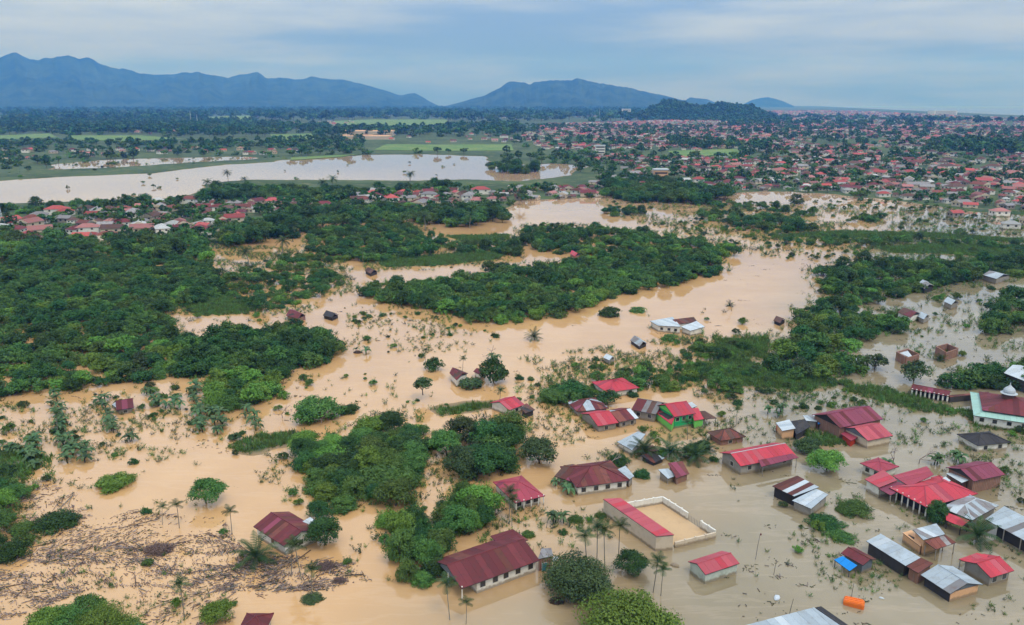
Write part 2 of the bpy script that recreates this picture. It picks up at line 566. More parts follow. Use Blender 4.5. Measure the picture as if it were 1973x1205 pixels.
FIELDS = [
    [(640, 234), (720, 231), (860, 231), (865, 241), (660, 244)],
    [(745, 279), (860, 280), (985, 279), (990, 291), (870, 292), (720, 290)],
    [(1285, 292), (1420, 288), (1432, 301), (1310, 304)],
    [(520, 260), (600, 258), (606, 269), (530, 271)],
    [(395, 226), (480, 223), (492, 231), (400, 235)],
    [(0, 262), (95, 258), (110, 265), (0, 270)],
    [(130, 262), (270, 262), (350, 268), (240, 273), (140, 270)],
    [(560, 305), (690, 298), (660, 303), (560, 310)],
]
for i, q in enumerate(FIELDS):
    W = poly_w(q)
    mb = MB()
    mb.prism([(x, y, 0.95) for x, y in W], (0, 0, -0.6))
    tag(obj('rice_field', mb.mesh('rice_field', [M['paddy']])), 'bright green rice field on the far plain', kind='structure')


def hills(name, sky_px, dist, depth, label, rough=0.018, seed=0, base=None):
    """a ridge whose crest reaches the given skyline; slopes carry spurs and gullies"""
    xs = np.array([q[0] for q in sky_px], float)
    ys = np.array([q[1] for q in sky_px], float)
    n, k = 520, 34
    px = np.linspace(xs[0], xs[-1], n)
    py = np.interp(px, xs, ys)
    ddx, ddy = (px - PW / 2) / F_PX, (PH / 2 - py) / F_PX
    fy = CP + ddy * SP
    hz = np.maximum((-SP + ddy * CP) / np.hypot(ddx, fy) * dist + CAM_H, 0.0)
    hz *= 1 + (fbm(np.linspace(0, 70, n) + seed, np.zeros(n) + seed, 5) - .5) * rough * 3.4
    ang = np.arctan2(ddx, fy)
    V = np.zeros((k, n, 3))
    for j in range(k):
        t = j / (k - 1)
        d = dist - depth + 2 * depth * t
        prof = max(0.0, 1 - abs(2 * t - 1)) ** 1.15
        q = fbm(ang * 60 + seed * 3, np.full(n, t * 6.0) + seed, 4)
        z = hz * prof * (1 + (q - 0.5) * 1.5 * (1 - prof) ** 0.6)
        V[j] = np.column_stack([d * np.sin(ang), d * np.cos(ang), z - 3])
    idx = np.arange(k * n).reshape(k, n)
    f = np.stack([idx[:-1, :-1], idx[:-1, 1:], idx[1:, 1:], idx[1:, :-1]], -1).reshape(-1, 4)
    return tag(obj(name, mesh_np(name, V.reshape(-1, 3), f[:, ::-1], [M['hill']], smooth=True)), label, kind='structure')


hills('mountain_range', [(-900, 160), (-600, 120), (-300, 95), (-100, 98), (0, 104), (60, 110), (130, 107), (200, 121), (235, 128), (270, 142), (320, 139), (380, 139), (440, 150), (495, 136),
                         (515, 148), (560, 150), (600, 147), (650, 153), (700, 160), (745, 172), (770, 181), (800, 178), (830, 196), (850, 206)], 12500, 3200,
      'long blue mountain range with its crest in cloud', seed=3)
hills('mountain', [(850, 206), (880, 198), (930, 183), (960, 170), (985, 154), (1000, 153), (1022, 160), (1060, 152), (1110, 150), (1160, 158), (1220, 170), (1280, 184), (1340, 196), (1380, 206)], 10500, 2300,
      'lone blue mountain beyond the far town', seed=8)
hills('hill', [(1300, 206), (1330, 186), (1360, 190), (1385, 200), (1400, 206)], 11800, 900, 'small pale hill half hidden behind the lone mountain', seed=5)
WH = hills('wooded_hill', [(1238, 224), (1255, 210), (1285, 192), (1308, 194), (1335, 205), (1370, 203), (1400, 199), (1440, 203), (1465, 213), (1490, 224)], 3900, 420, 'dark wooded hill at the edge of the town', seed=9)
hills('island', [(1425, 204), (1450, 192), (1480, 186), (1505, 194), (1530, 204)], 15000, 800, 'faint hill by the sea on the skyline', seed=2)

# ------------------------------------------------------------------ vegetation prototypes
def leaves(P, N, size, asp=0.6):
    n = len(P)
    r = rng.normal(size=(n, 3))
    t = np.cross(N, r)
    t /= np.linalg.norm(t, axis=1)[:, None] + 1e-9
    b = np.cross(N, t)
    s = (size * rng.uniform(0.65, 1.35, n))[:, None]
    V = np.stack([P + t * s, P + b * s * asp, P - t * s * 0.8, P - b * s * asp], 1).reshape(-1, 3)
    return V, np.arange(4 * n).reshape(n, 4)


def crown_mesh(name, nlobe, nleaf, leaf, flat=0.7, skirt=False, mat='leaf_mid'):
    """unit-radius crown centred above the trunk; leaves sit on many overlapping lobes"""
    cz = 0.62 if skirt else 1.0
    C, LR = [], []
    for i in range(nlobe):
        th = rng.uniform(0, 2 * math.pi)
        u = rng.uniform(-0.45 if not skirt else -0.75, 1.0)
        rad = math.sqrt(max(0, 1 - u * u)) * rng.uniform(0.4, 0.9)
        C.append((rad * math.cos(th), rad * math.sin(th), cz + u * flat * 0.62))
        LR.append(rng.uniform(0.1, 0.27) if rng.random() < .6 else rng.uniform(.25, .4))
    C, LR = np.array(C), np.array(LR)
    w = LR ** 2 / (LR ** 2).sum()
    k = rng.choice(nlobe, nleaf, p=w)
    d = rng.normal(size=(nleaf, 3))
    d[:, 2] = np.abs(d[:, 2]) * np.where(rng.random(nleaf) < 0.78, 1, -1)
    d /= np.linalg.norm(d, axis=1)[:, None]
    P = C[k] + d * (LR[k] * np.clip(rng.normal(.92, .16, nleaf), .4, 1.4))[:, None] * np.array([1, 1, 0.8])
    N = d + rng.normal(size=(nleaf, 3)) * 0.45 + np.array([0, 0, 0.35])
    N /= np.linalg.norm(N, axis=1)[:, None]
    V, F = leaves(P, N, leaf)
    lt = rng.random(nlobe)
    tone = np.clip(lt[k] * 0.6 + rng.random(nleaf) * 0.45, 0, 1)
    return V, F, np.repeat(tone, 4), C


def trunk_mb(C, h=0.95, r=0.05, mat='bark', m=0, mb=None):
    mb = mb or MB()
    j = rng.uniform(-0.06, 0.06, 2)
    mb.tube((0, 0, 0), (j[0], j[1], h * 0.55), r, r * 0.75, 7, m)
    for c in C[:: max(1, len(C) // 6)][:6]:
        mb.tube((j[0], j[1], h * 0.5), c * np.array([0.75, 0.75, 0.95]), r * 0.55, r * 0.12, 5, m, cap=False)
    return mb


CROWNS = {}
for lod, nl, nf, lf in (('big', 110, 17000, 0.03), ('near', 64, 6500, 0.05), ('mid', 34, 1700, 0.08), ('far', 12, 170, 0.2)):
    for kind, flat, skirt in (('open', 0.75, False), ('skirt', 0.72, True), ('tall', 1.15, False), ('spread', 0.5, False)):
        for v in range(2 if lod != 'far' else 1):
            V, F, T, C = crown_mesh('crown', nl, nf, lf, flat, skirt)
            me = mesh_np('crown', V, F, [M['leaf_mid']], tone=T)
            CROWNS.setdefault((lod, kind), []).append((me, trunk_mb(C).mesh('trunk', [M['bark']])))
            if lod not in ('near', 'big'):
                mb = trunk_mb(C, m=1)
                n0 = len(V)
                allF = [F]
                tf = [[i + n0 for i in f] for f in mb.f]
                V2 = np.concatenate([V, np.array(mb.v)])
                q = [f for f in tf if len(f) == 4]
                e = [f for f in tf if len(f) == 5]
                h7 = [f for f in tf if len(f) == 7]
                Fs = [F, np.array(q)] + ([np.array(e)] if e else []) + ([np.array(h7)] if h7 else [])
                nf2 = sum(len(x) for x in Fs)
                fm = np.ones(nf2, int)
                fm[:len(F)] = 0
                CROWNS.setdefault(('whole', lod), []).append((V2, Fs, fm, np.concatenate([T, np.full(len(mb.v), .3)])))


def frond(base, az, el, length, width, droop, nleaf, V, F, T):
    """a pinnate frond: bent midrib with paired drooping leaflets"""
    n = 7
    pts, p, e = [], np.array(base, float), el
    for i in range(n + 1):
        pts.append(p.copy())
        p = p + length / n * np.array([math.cos(az) * math.cos(e), math.sin(az) * math.cos(e), math.sin(e)])
        e -= droop / n * (0.5 + i / n)
    pts = np.array(pts)
    side = np.array([-math.sin(az), math.cos(az), 0])
    tone = rng.uniform(0.1, 0.9)
    for i in range(nleaf):
        t = (i + 0.6) / nleaf * n
        k = min(int(t), n - 1)
        q = pts[k] + (pts[k + 1] - pts[k]) * (t - k)
        fw = pts[k + 1] - pts[k]
        fw = fw / np.linalg.norm(fw)
        L = width * (math.sin(math.pi * min(0.97, 0.12 + 0.86 * t / n)) ** 0.6)
        for sgn in (-1, 1):
            tip = q + sgn * side * L * 0.85 + fw * L * 0.5 - np.array([0, 0, L * 0.35])
            hw = fw * (length / nleaf * 0.36)
            b = len(V)
            V += [q - hw, q + hw, tip + hw * 0.3, tip - hw * 0.3]
            F.append([b, b + 1, b + 2, b + 3])
            T += [min(1, tone + rng.uniform(-.15, .15))] * 4


def palm_mesh(h, nf, fl, fw, r, lean, droop=1.3, nl=12, el0=1.15):
    V, F, T = [], [], []
    top = np.array([lean, lean * 0.4, h])
    for i in range(nf):
        az = i * 2.4 + rng.uniform(-.2, .2)
        el = el0 - 1.5 * (i / nf) + rng.uniform(-.12, .12)
        frond(top, az, el, fl * rng.uniform(.85, 1.1), fw, droop, nl, V, F, T)
    mb = MB()
    pr = None
    for i in range(6):
        t = i / 5
        q = np.array([lean * t * t, lean * 0.4 * t * t, h * t])
        if pr is not None:
            mb.tube(pr, q, r * (1.15 - 0.4 * (t - .2)), r * (1.15 - 0.4 * t), 7)
        pr = q
    return mesh_np('crown', np.array(V), np.array(F), [M['leaf_palm']], tone=T), mb.mesh('trunk', [M['bark_pale']])


PALMS = {'coconut': [palm_mesh(6.2, 19, 3.6, 0.85, 0.17, l, 1.5, 15) for l in (0.5, -0.8, 1.2)],
         'areca': [palm_mesh(8.0, 11, 2.0, 0.85, 0.09, l, 1.25, 9, 1.35) for l in (0.15, -0.25, 0.35)],
         'low': [palm_mesh(2.6, 22, 4.4, 0.9, 0.22, l, 1.2, 16, 1.3) for l in (0.1, -0.3)]}


def banana_mesh():
    V, F, T = [], [], []
    h = rng.uniform(1.9, 2.5)
    n = 9
    for i in range(n):
        az, e = i * 2.4 + rng.uniform(-.3, .3), rng.uniform(0.55, 1.3)
        L, Wd = rng.uniform(1.5, 2.3), rng.uniform(0.26, 0.4)
        p = np.array([0, 0, h * rng.uniform(.85, 1.0)])
        side = np.array([-math.sin(az), math.cos(az), 0])
        tone = rng.uniform(0.1, 1)
        prev = None
        for k in range(6):
            t = k / 5
            wd = Wd * (math.sin(math.pi * (0.06 + 0.9 * t)) ** 0.5)
            row = (p - side * wd + np.array([0, 0, wd * .35]), p, p + side * wd + np.array([0, 0, wd * .35]))
            b = len(V)
            V += list(row)
            T += [tone] * 3
            if prev is not None:
                F += [[prev, prev + 1, b + 1, b], [prev + 1, prev + 2, b + 2, b + 1]]
            prev = b
            p = p + L / 5 * np.array([math.cos(az) * math.cos(e), math.sin(az) * math.cos(e), math.sin(e)])
            e -= rng.uniform(0.3, 0.5)
    mb = MB()
    mb.tube((0, 0, -1.5), (0, 0, h), 0.16, 0.1, 7)
    return mesh_np('crown', np.array(V), np.array(F), [M['leaf_banana']], tone=T), mb.mesh('stem', [M['leaf_olive']])


BANANAS = [banana_mesh() for _ in range(5)]


def dead_mesh():
    mb = MB()

    def grow(p, d, L, r, depth):
        q = p + d * L
        mb.tube(p, q, r, r * 0.65, 5, cap=False)
        if depth == 0:
            return
        for _ in range(3):
            nd = d + rng.normal(size=3) * 0.55
            nd[2] = abs(nd[2]) * 0.6 + 0.1
            grow(q, nd / np.linalg.norm(nd), L * 0.68, r * 0.6, depth - 1)
    grow(np.array([0, 0, -1.5]), np.array([0.1, 0, 1.0]), 2.6, 0.12, 3)
    return mb.mesh('branches', [M['driftwood']])


DEADS = [dead_mesh() for _ in range(3)]


def set_mat(o, mat, i=0):
    o.material_slots[i].link = 'OBJECT'
    o.material_slots[i].material = M[mat]


def add_tree(x, y, rad, kind='open', mat='leaf_mid', lod='mid', label='', group=None, name='broadleaf_tree', z=-1.0, cat='tree', hs=1.0, v=None):
    me, tr = CROWNS[(lod, kind)][rng.integers(2) if v is None else v]
    e = obj(name, None, None, (x, y, z), (0, 0, rng.uniform(0, 6.28)), (rad * rng.uniform(.92, 1.08), rad * rng.uniform(.92, 1.08), rad * hs))
    tag(e, label, cat, group)
    c = obj('crown', me, e)
    set_mat(c, mat)
    obj('trunk', tr, e)
    return e


def add_palm(px, py, kind, label, group=None, s=1.0, z=-1.2, name=None):
    """px,py: where the trunk meets the water"""
    x, y, _ = U(px, py, 0)
    me, tr = PALMS[kind][rng.integers(len(PALMS[kind]))]
    e = obj(name or {'coconut': 'coconut_palm', 'areca': 'areca_palm', 'low': 'coconut_palm'}[kind], None, None, (x, y, z), (rng.normal() * .05, rng.normal() * .05, rng.uniform(0, 6.28)), (s, s, s))
    tag(e, label, 'palm', group)
    obj('crown', me, e)
    obj('trunk', tr, e)
    return e


def add_banana(px, py, label, group, s=1.0):
    x, y, _ = U(px, py, 0)
    me, tr = BANANAS[rng.integers(len(BANANAS))]
    e = obj('banana_plant', None, None, (x, y, -1.0 * s), (rng.normal() * .06, rng.normal() * .06, rng.uniform(0, 6.28)), (s, s, s))
    tag(e, label, 'banana plant', group)
    obj('crown', me, e)
    obj('stem', tr, e)


def scatter(name, pts, scl, protos, label, cat, mats=None):
    """points with instanced plants: one object of stuff"""
    n = len(pts)
    me = bpy.data.meshes.new(name)
    me.vertices.add(n)
    me.vertices.foreach_set('co', np.asarray(pts, np.float32).ravel())
    for nm, ty, arr in (('scl', 'FLOAT', scl), ('rotz', 'FLOAT', rng.uniform(0, 6.28, n)), ('pick', 'INT', rng.integers(0, len(protos), n))):
        a = me.attributes.new(nm, ty, 'POINT')
        a.data.foreach_set('value', np.asarray(arr, np.float32 if ty == 'FLOAT' else np.int32))
    o = obj(name, me)
    tag(o, label, cat, kind='stuff')
    ng = bpy.data.node_groups.new(name, 'GeometryNodeTree')
    ng.interface.new_socket('Geometry', in_out='INPUT', socket_type='NodeSocketGeometry')
    ng.interface.new_socket('Geometry', in_out='OUTPUT', socket_type='NodeSocketGeometry')
    N, L = ng.nodes, ng.links
    gi, go = N.new('NodeGroupInput'), N.new('NodeGroupOutput')
    jn = N.new('GeometryNodeJoinGeometry')

    def attr(nm, ty):
        a = N.new('GeometryNodeInputNamedAttribute')
        a.data_type = ty
        a.inputs['Name'].default_value = nm
        return a.outputs['Attribute']
    s_, r_, k_ = attr('scl', 'FLOAT'), attr('rotz', 'FLOAT'), attr('pick', 'INT')
    cx = N.new('ShaderNodeCombineXYZ')
    L.new(r_, cx.inputs[2])
    for i, pr in enumerate(protos):
        oi = N.new('GeometryNodeObjectInfo')
        oi.inputs['Object'].default_value = pr
        oi.inputs['As Instance'].default_value = False
        ip = N.new('GeometryNodeInstanceOnPoints')
        cmp_ = N.new('FunctionNodeCompare')
        cmp_.data_type = 'INT'
        cmp_.operation = 'EQUAL'
        L.new(k_, cmp_.inputs['A'] if cmp_.inputs['A'].enabled else [q for q in cmp_.inputs if q.enabled][0])
        en = [q for q in cmp_.inputs if q.enabled]
        en[1].default_value = i
        L.new(gi.outputs[0], ip.inputs['Points'])
        L.new(cmp_.outputs[0], ip.inputs['Selection'])
        L.new(oi.outputs['Geometry'], ip.inputs['Instance'])
        L.new(cx.outputs[0], ip.inputs['Rotation'])
        L.new(s_, ip.inputs['Scale'])
        L.new(ip.outputs[0], jn.inputs[0])
    L.new(jn.outputs[0], go.inputs[0])
    md = o.modifiers.new('scatter', 'NODES')
    md.node_group = ng
    return o


def proto(name, me):
    return bpy.data.objects.new(name, me)


def sprig_mesh():
    """ragged many-stemmed sapling clump, unit height"""
    V, F, T = [], [], []
    P, N = [], []
    for i in range(9):
        a, r0 = rng.uniform(0, 6.28), rng.uniform(0, .35)
        b = np.array([r0 * math.cos(a), r0 * math.sin(a), 0])
        tip = b + np.array([rng.normal() * .4, rng.normal() * .4, rng.uniform(.5, 1.25)])
        for t in np.linspace(.15, 1, 16):
            P.append(b + (tip - b) * t + rng.normal(size=3) * .11 * (1.25 - t))
            n_ = rng.normal(size=3) + [0, 0, .8]
            N.append(n_ / np.linalg.norm(n_))
    V, F = leaves(np.array(P), np.array(N), .1, .45)
    return mesh_np('sapling', V, F, [M['leaf_mid']], tone=np.repeat(rng.random(len(P)), 4))


def whole_tree(lod, i, mat):
    V, Fs, fm, T = CROWNS[('whole', lod)][i]
    return proto('woodland_tree', mesh_np('woodland_tree', V, Fs, [M[mat], M['bark']], fm, tone=T))


def fill(poly_px, spacing, z=3.0, jit=0.5, keep=None, arr=None):
    """evenly spread points over a patch given by its outline in the photo"""
    W = poly_w(poly_px, z) if arr is None else arr
    lo, hi = W.min(0), W.max(0)
    nx, ny = int((hi[0] - lo[0]) / spacing) + 1, int((hi[1] - lo[1]) / (spacing * .87)) + 1
    i, j = np.meshgrid(np.arange(nx), np.arange(ny))
    P = np.column_stack([(lo[0] + (i + 0.5 * (j % 2)) * spacing).ravel(), (lo[1] + j * spacing * .87).ravel()])
    P += rng.uniform(-jit, jit, P.shape) * spacing
    P = P[inside(P, W)]
    if keep is not None:
        P = P[rng.random(len(P)) < keep]
    return P

# ------------------------------------------------------------------ houses
def clip_s(poly, s, lo, hi):
    """clip a convex 3d polygon to lo <= s(p) <= hi"""
    for sg, lim in ((1, lo), (-1, hi)):
        out = []
        n = len(poly)
        for i in range(n):
            a, b = poly[i], poly[(i + 1) % n]
            fa, fb = sg * (s(a) - lim), sg * (s(b) - lim)
            if fa >= 0:
                out.append(a)
            if fa * fb < 0:
                out.append(a + (b - a) * (fa / (fa - fb)))
        poly = out
        if len(poly) < 3:
            return None
    return poly


ODD = {'roof_red': ('roof_pink', 'roof_crimson'), 'roof_maroon': ('roof_rust', 'roof_purple'), 'roof_purple': ('roof_maroon', 'roof_crimson'), 'roof_tin': ('roof_white', 'roof_grey'), 'roof_pink': ('roof_crimson', 'roof_red'),
       'roof_crimson': ('roof_pink', 'roof_purple'), 'roof_white': ('roof_tin', 'roof_tin')}


class House:
    def __init__(s, label, at, name='house', cat='house', group=None):
        s.o = U(at[0], at[1], 0.0)
        s.o[2] = -1.2
        s.root = obj(name, None, None, tuple(s.o))
        tag(s.root, label, cat, group)
        s.far = at[1] < 640

    def part(s, name, mb, mats, parent=None, label=None):
        for i, v in enumerate(mb.v):
            mb.v[i] = (v[0] - s.o[0], v[1] - s.o[1], v[2] - s.o[2])
        o = obj(name, mb.mesh(name, [M[m] for m in mats]), parent or s.root)
        if label:
            o['label'] = label
        return o

    def slope(s, roof, poly, edge, mats, width=1.25):
        """cover one roof plane with separate overlapping sheets running down the slope"""
        poly = [np.asarray(p, float) for p in poly]
        d = edge / np.linalg.norm(edge)
        f = lambda p: float(p @ d)
        lo, hi = min(map(f, poly)), max(map(f, poly))
        n = max(1, int(round((hi - lo) / (width if not s.far else 4.0))))
        nrm = np.cross(poly[1] - poly[0], poly[2] - poly[0])
        nrm /= np.linalg.norm(nrm) + 1e-9
        if nrm[2] < 0:
            nrm = -nrm
        for i in range(n):
            q = clip_s(poly, f, lo + (hi - lo) * i / n + 0.012, lo + (hi - lo) * (i + 1) / n - 0.012)
            if q is None:
                continue
            lift = rng.uniform(0.03, 0.055)
            mat = mats if isinstance(mats, str) else mats[rng.integers(len(mats))]
            if rng.random() < .16 and mat in ODD:
                mat = ODD[mat][rng.integers(2)]
            mb = MB()
            mb.prism([p + nrm * lift for p in q], -nrm * 0.03)
            s.part('roof_sheet', mb, [mat], roof)

    def wins(s, a, b, z0, z1, n, kind='window', wd=0.9, pane='glass'):
        """windows along the wall foot line a->b, proud of the wall on the camera's side"""
        a, b = np.asarray(a[:2], float), np.asarray(b[:2], float)
        L = np.linalg.norm(b - a)
        u = (b - a) / L
        nn_ = np.array([u[1], -u[0]])
        if nn_ @ ((a + b) / 2) > 0:
            nn_ = -nn_
        for i in range(n):
            c = a + u * L * (i + 0.5 + rng.uniform(-.08, .08)) / n
            w2 = min(wd, L / n * 0.7) / 2
            mb = MB()
            P = [c - u * (w2 + .08) + nn_ * .05, c + u * (w2 + .08) + nn_ * .05, c + u * (w2 + .08) - nn_ * .02, c - u * (w2 + .08) - nn_ * .02]
            mb.prism([(q[0], q[1], z1 + .08) for q in P], (0, 0, z0 - z1 - .16))
            fr = s.part(kind, mb, ['frame'])
            mb = MB()
            P = [c - u * w2 + nn_ * .075, c + u * w2 + nn_ * .075, c + u * w2 - nn_ * .01, c - u * w2 - nn_ * .01]
            mb.prism([(q[0], q[1], z1) for q in P], (0, 0, z0 - z1))
            s.part('pane' if kind == 'window' else 'leaf_panel', mb, [pane], fr)

    def posts(s, pts, ztop, mat='wall_white', r=0.11):
        for q in pts:
            mb = MB()
            mb.tube((q[0], q[1], -1.2), (q[0], q[1], ztop), r, r, 6)
            s.part('post', mb, [mat])

    def walls(s, corners, z, mat, inset=0.4):
        c = np.mean([q[:2] for q in corners], 0)
        out = []
        for q in corners:
            v = q[:2] - c
            l = np.linalg.norm(v)
            out.append(c + v * max(0.3, (l - inset * 1.3) / l))
        mb = MB()
        zs = z if isinstance(z, (list, tuple)) else [z] * len(out)
        top = [(p[0], p[1], zz) for p, zz in zip(out, zs)]
        bot = [(p[0], p[1], -1.2) for p in out]
        n = len(out)
        mb.poly(top)
        for i in range(n):
            j = (i + 1) % n
            mb.poly([bot[i], bot[j], top[j], top[i]])
        s.part('wall', mb, [mat])
        return out

    def pitched(s, A, B, Rg, he=2.3, pitch=20, roof='roof_maroon', wall='wall_white', hip=False, gable=None, win=2, over=0.45, trim=None, endwin=0, veranda=None, roof2=None, pane='glass', wmin=1.5):
        """A,B: ends of the near eave; Rg: a point on the ridge (all photo pixels). Solves the width for the pitch."""
        he *= 0.88
        a, b = U(*A, he), U(*B, he)
        L = np.linalg.norm((b - a)[:2])
        u = (b - a) / L
        n = np.array([-u[1], u[0], 0.0])
        if n @ ((a + b) / 2) < 0:
            n = -n
        tp = math.tan(R(pitch))

        def side(w):
            r0, r1 = a + n * w / 2 + [0, 0, tp * w / 2], b + n * w / 2 + [0, 0, tp * w / 2]
            (x0, y0), (x1, y1) = proj(r0), proj(r1)
            return (x1 - x0) * (Rg[1] - y0) - (y1 - y0) * (Rg[0] - x0)
        ws = np.linspace(wmin, 26, 400)
        v = np.array([side(x) for x in ws])
        k = np.nonzero(np.sign(v[1:]) != np.sign(v[:-1]))[0]
        w = float(ws[k[0]]) if len(k) else float(ws[np.argmin(np.abs(v))])
        w = max(2.5, min(w, 18.0))
        zr = he + tp * w / 2
        c, d = b + n * w, a + n * w
        ins = min(w / 2, L / 2 - 0.05) if hip else 0.0
        r0, r1 = a + n * w / 2 + u * ins, b + n * w / 2 - u * ins
        r0[2] = r1[2] = zr
        # roof frame (rafters, fascia) with the sheets laid on it
        mb = MB()
        t = np.array([0, 0, -0.09])
        mb.prism([a, b, r1, r0], t)
        mb.prism([c, d, r0, r1], t)
        if hip:
            mb.prism([d, a, r0], t)
            mb.prism([b, c, r1], t)
        ro = s.part('roof', mb, ['wall_dark'])
        s.slope(ro, [a, b, r1, r0], u, roof2 or roof)
        s.slope(ro, [c, d, r0, r1], u, roof)
        if hip:
            s.slope(ro, [d, a, r0], n, roof)
            s.slope(ro, [b, c, r1], n, roof2 or roof)
        # ridge cap
        rm = trim or (roof if isinstance(roof, str) else roof[0])
        mb = MB()
        segs = [(r0, r1)] + ([(a, r0), (b, r1), (c, r1), (d, r0)] if hip else [])
        for p0, p1 in segs:
            if np.linalg.norm(p1 - p0) > .2:
                mb.tube(p0 + [0, 0, .05], p1 + [0, 0, .05], .1, .1, 5)
        s.part('ridge_cap', mb, [rm], ro)
        # walls
        o = over
        vs_ = [0, 0, 0, 0] if veranda is None else veranda
        wa = a + u * (o + vs_[0]) + n * (o + vs_[1])
        wb = b - u * (o + vs_[2]) + n * (o + vs_[1])
        wc_ = c - u * (o + vs_[2]) - n * (o + vs_[3])
        wd_ = d + u * (o + vs_[0]) - n * (o + vs_[3])
        mb = MB()
        zt = he - 0.04
        top = [(q[0], q[1], zt) for q in (wa, wb, wc_, wd_)]
        bot = [(q[0], q[1], -1.2) for q in (wa, wb, wc_, wd_)]
        for i in range(4):
            j = (i + 1) % 4
            mb.poly([bot[i], bot[j], top[j], top[i]])
        mb.poly(top)
        s.part('wall', mb, [wall])
        if not hip:
            for e, sg in ((a, 1), (b, -1)):
                p0 = e + u * sg * (o * 0.6) + n * o
                p1 = e + u * sg * (o * 0.6) + n * (w - o)
                pm = e + u * sg * (o * 0.6) + n * w / 2
                mb = MB()
                mb.prism([(p0[0], p0[1], he), (p1[0], p1[1], he), (pm[0], pm[1], zr - 0.22)], u * sg * .08)
                s.part('gable', mb, [gable or wall])
        zb, z1 = max(0.3, he - 1.35), he - 0.45
        if win:
            s.wins(wa, wb, zb, z1, win, pane=pane)
        if endwin:
            e0, e1 = (wd_, wa) if (a + b)[0] > 0 else (wb, wc_)
            s.wins(e0, e1, zb, z1, endwin, pane=pane)
        return dict(a=a, b=b, c=c, d=d, w=w, u=u, n=n, L=L, zr=zr, r0=r0, r1=r1)

    def shed(s, quad, zs, roof='roof_tin', wall='wall_concrete', open_=False, win=0, post='wall_white', inset=0.35, width=1.25, edge=0):
        """a flat or single-pitch roof from its four corners"""
        if isinstance(zs, (int, float)):
            zs = [zs] * 4
        P = [U(*q, z) for q, z in zip(quad, zs)]
        mb = MB()
        mb.prism(P, (0, 0, -0.08))
        ro = s.part('roof', mb, ['wall_dark'])
        e = P[(edge + 1) % 4] - P[edge]
        e[2] = 0
        s.slope(ro, [P[0], P[1], P[2]] if False else P, e, roof, width)
        if open_:
            c = np.mean(P, 0)
            s.posts([c[:2] + (q[:2] - c[:2]) * .9 for q in P], min(zs) - .1, post, .08)
        else:
            w_ = s.walls(P, [z - .1 for z in zs], wall, inset)
            if win:
                i = max(range(4), key=lambda k: (proj((*w_[k], 0))[1] + proj((*w_[(k + 1) % 4], 0))[1]))
                s.wins(w_[i], w_[(i + 1) % 4], max(.3, min(zs) - 1.4), min(zs) - .55, win)
        return P


# --- lower right quarter
h = House('purple-red gabled brick hall with a smaller pink-roofed annex in front', (1655, 850))
h.pitched((1618, 825), (1702, 808), (1638, 790), 3.4, 21, 'roof_purple', 'wall_brick', gable='wall_dark', win=0)
h.pitched((1672, 850), (1721, 840), (1681, 818), 2.4, 20, 'roof_pink', 'wall_cream', gable='wall_slate', win=0, endwin=0)
h.shed([(1620, 836), (1636, 829), (1653, 843), (1640, 850)], 1.6, 'roof_crimson', 'door_red')

h = House('small peach house with a pale tin roof and red doors', (1512, 838))
h.shed([(1495, 815), (1521, 809), (1533, 826), (1507, 831)], [2.3, 2.8, 2.8, 2.3], 'roof_white', 'wall_peach', edge=3)
w0, w1 = U(1493, 832), U(1506, 842)
h.wins(U(1494, 828)[:2], U(1506, 840)[:2], .1, 1.5, 2, 'door', .9, 'door_red')
h = House('low house under a sagging black roof next to the small peach house', (1545, 838))
h.shed([(1523, 812), (1551, 808), (1562, 822), (1534, 838)], [2.6, 2.6, 1.6, 1.6], 'roof_black', 'wall_dark')
h = House('low pale tin shed with blue tarpaulin behind the black roof', (1562, 818))
h.shed([(1547, 801), (1580, 798), (1574, 813), (1553, 811)], 2.0, ['roof_tin', 'roof_white'], 'wall_concrete')
h.shed([(1574, 806), (1584, 803), (1586, 815), (1576, 818)], 1.6, 'tarp_blue', 'wall_dark')

h = House('small brown hip-roofed pavilion in the flood', (1412, 855))
h.pitched((1388, 850), (1437, 842), (1417, 824), 1.6, 28, ['roof_brown', 'roof_brown', 'roof_rust'], 'wall_brick', hip=True, win=1)

h = House('long red-roofed house of bare concrete with a purple lean-to in front', (1465, 915))
h.pitched((1427, 899), (1534, 878), (1462, 864), 2.6, 20, 'roof_red', 'wall_concrete', trim='roof_white', win=3, endwin=1)
h.shed([(1461, 887), (1527, 874), (1539, 882), (1467, 900)], [2.9, 2.9, 2.3, 2.3], 'roof_purple', 'wall_dark', open_=True, post='wall_concrete')

h = House('patched tin and rust house above the pole with the small flag', (1545, 975))
h.shed([(1488, 937), (1536, 917), (1578, 939), (1530, 957)], [2.2, 2.7, 2.7, 2.2], ['roof_white', 'roof_tin', 'roof_rust', 'roof_rust', 'roof_tin'], 'wall_dark', edge=3)
h.shed([(1526, 965), (1572, 942), (1596, 953), (1563, 981)], [2.0, 2.4, 2.3, 1.9], ['roof_white', 'roof_white', 'roof_tin'], 'wall_concrete', edge=3)

